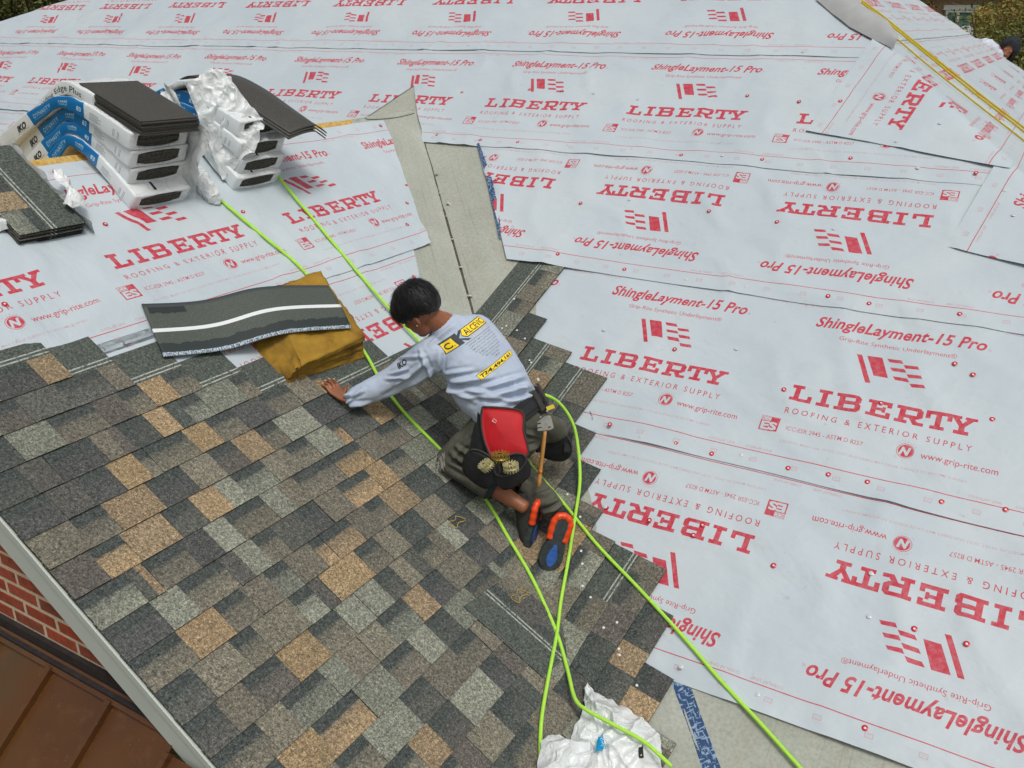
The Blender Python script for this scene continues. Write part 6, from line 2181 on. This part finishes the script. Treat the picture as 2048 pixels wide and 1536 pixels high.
# hatchet hanging head up from the belt loop
hp, hq = Vector((1.128, -1.083, -0.126)), Vector((1.139, -1.162, -0.388))
ht = empty('roofing_hatchet', 'roofing hatchet with steel head and wooden handle hanging from the tool belt', 'hatchet', hq)
d = (hq - hp).normalized(); sdv = d.cross(CK).normalized(); nv_ = sdv.cross(d)
m = MB()
L_ = (hq - hp).length
P = [hp + d * (L_ * k / 10) for k in range(11)]
m.tube([p - hq for p in P], [.011, .0115, .0125, .013, .0125, .012, .012, .0125, .013, .0145, .0150], 12, flat=.75)
m.build('handle', M_WOODH, ht, True)
m = MB(); m.tube([hp + d * L_ * .70 - hq, hp + d * L_ * .77 - hq], [.0133, .0138], 12, flat=.76); m.build('handle_band', plain('orange_paint', (.62, .17, .03), .5, .3, 30, .1), ht, True)
hb = bmesh.new()
hx, hy, hz = (CR * .97 + CU * .22).normalized(), None, None
hz = nv_; hy = hz.cross(hx).normalized()
outl = [(-.040, -.026), (.012, -.034), (.034, -.030), (.038, -.022), (.036, .030), (.030, .036), (.004, .037), (-.008, .030), (-.036, .018)]
hcn = Vector((1.123, -1.076, -0.092))
a_ = [hb.verts.new(hcn - hq + hx * x + hy * y + hz * .010) for x, y in outl]; b2 = [hb.verts.new(hcn - hq + hx * x + hy * y - hz * .012) for x, y in outl]
hb.faces.new(a_); hb.faces.new(list(reversed(b2)))
for k in range(len(outl)): hb.faces.new((a_[k], b2[k], b2[(k + 1) % len(outl)], a_[(k + 1) % len(outl)]))
bmesh.ops.recalc_face_normals(hb, faces=hb.faces)
bmesh.ops.bevel(hb, geom=list(hb.edges), offset=.0025, segments=2, affect='EDGES')
mm = bpy.data.meshes.new('head'); hb.to_mesh(mm); hb.free(); mm.materials.append(M_STEEL)
o = link(bpy.data.objects.new('head', mm)); o.parent = ht
m = MB()
for x, y, w in ((-.027, .010, .018), (-.027, -.010, .018), (.018, -.018, .014)): m.box(hcn - hq + hx * x + hy * y + hz * .0105, (w, .005, .002), (hx, hy, hz))
m.build('gauge_slot', M_ASPH, ht)

# ------------------------------------------------------------ second worker beyond the right hip
p2h = Vector((2.267, 8.730, 1.419))
f2 = (CK * .55 + CU * -.45 + CR * -.45).normalized(); u2 = (CU * .80 + CK * .30 + CR * .45); u2 = (u2 - f2 * u2.dot(f2)).normalized(); r2 = f2.cross(u2)
ch2 = Vector((2.028, 8.701, 1.393)); nk2 = ch2.lerp(p2h, .62)
def rear(x, y, h): return Vector((x, y, 3.572 - M * (y - 5.28))) + NR * h
k2 = [rear(1.75, 8.85, .08), rear(2.05, 9.05, .08)]
pv2 = rear(1.55, 9.25, .42)
w2 = empty('person', 'worker in a dark hood and pale shirt peering over the right roof edge', 'person', rear(1.75, 8.9, 0))
O2 = w2.location
bm = bmesh.new()
head_mesh(bm, p2h, f2, r2, u2, nk2, 1.0)
sect_tube(bm, [pv2, pv2.lerp(ch2, .5) + Vector((0, 0, .05)), ch2, nk2], [(.14, .10), (.13, .10), (.15, .10), (.06, .06)], r2)
for q, sg in zip(k2, (-1, 1)):
    hpp = pv2 + r2 * sg * .09
    sect_tube(bm, [hpp, hpp.lerp(q, .5), q], [(.08, .08), (.07, .07), (.055, .055)], NR); sect_tube(bm, [q, q + (pv2 - q).normalized() * .35 - NR * .20], [(.05, .05), (.035, .035)], NR)
    shh = ch2 + r2 * sg * .17
    hnd = rear(1.9 + sg * .25, 9.45, .05)
    sect_tube(bm, [shh, shh.lerp(hnd, .5) + Vector((0, .05, .05)), hnd], [(.05, .05), (.042, .042), (.028, .026)], NR)
    hand_mesh(bm, hnd, hnd + Vector((.02, -.06, .03)), Vector((.1, -.8, .5)).normalized(), Vector((sg, 0, 0)), NR, .1)
v, f, nr = fuse(bm, .007, 3)
mesh('body', [Vector(q) - O2 for q in v], f, M_SKIN2, w2, True)
bm = bmesh.new()
sect_tube(bm, [pv2 + Vector((0, 0, .02)), pv2.lerp(ch2, .5) + Vector((0, 0, .05)), ch2 + Vector((0, 0, .01)), nk2.lerp(ch2, .3)], [(.18, .14), (.17, .13), (.19, .13), (.09, .085)], r2)
for sg in (-1, 1):
    shh = ch2 + r2 * sg * .17; hnd = rear(1.9 + sg * .25, 9.45, .05)
    sect_tube(bm, [ch2.lerp(shh, .6), shh, shh.lerp(hnd, .5) + Vector((0, .05, .05)), hnd.lerp(shh, .1)], [(.09, .09), (.085, .085), (.06, .06), (.045, .045)], NR)
v, f, nr = fuse(bm, .009, 5)
v = cloth_noise(v, nr, .012, 8, 2)
M_SHIRT2 = plain('white_shirt', (.58, .62, .72), .85, .08, 12, .3)
mesh('shirt', [Vector(q) - O2 for q in v], f, M_SHIRT2, w2, True)
bm = bmesh.new()
for q, sg in zip(k2, (-1, 1)):
    hpp = pv2 + r2 * sg * .09
    sect_tube(bm, [pv2, hpp, hpp.lerp(q, .5), q], [(.13, .12), (.11, .11), (.09, .09), (.075, .075)], NR); sect_tube(bm, [q, q + (pv2 - q).normalized() * .33 - NR * .19], [(.07, .07), (.05, .05)], NR)
v, f, nr = fuse(bm, .010, 4)
mesh('trousers', [Vector(q) - O2 for q in v], f, M_DENIM, w2, True)
# hood: dark cloth round the head, open at the face
bm = bmesh.new()
ell(bm, p2h - f2 * .03 + u2 * .02, (f2 * .125, r2 * .125, u2 * .150), 3)
ell(bm, p2h - f2 * .06 - u2 * .10, (f2 * .11, r2 * .125, u2 * .11), 3)
v, f, nr = fuse(bm, .008, 4)
v = cloth_noise(v, nr, .010, 14, 1)
q = v - np.array(p2h); a = q @ np.array(f2); rr_ = np.hypot(q @ np.array(r2), (q @ np.array(u2) + .015) * .82)
keep = ~((a > .02) & (rr_ < .072))
mesh('hood', [Vector(x) - O2 for x in v], [t for t in f if all(keep[i] for i in t)], plain('dark_hood', (.016, .020, .026), .9, .3, 20, .4), w2, True)
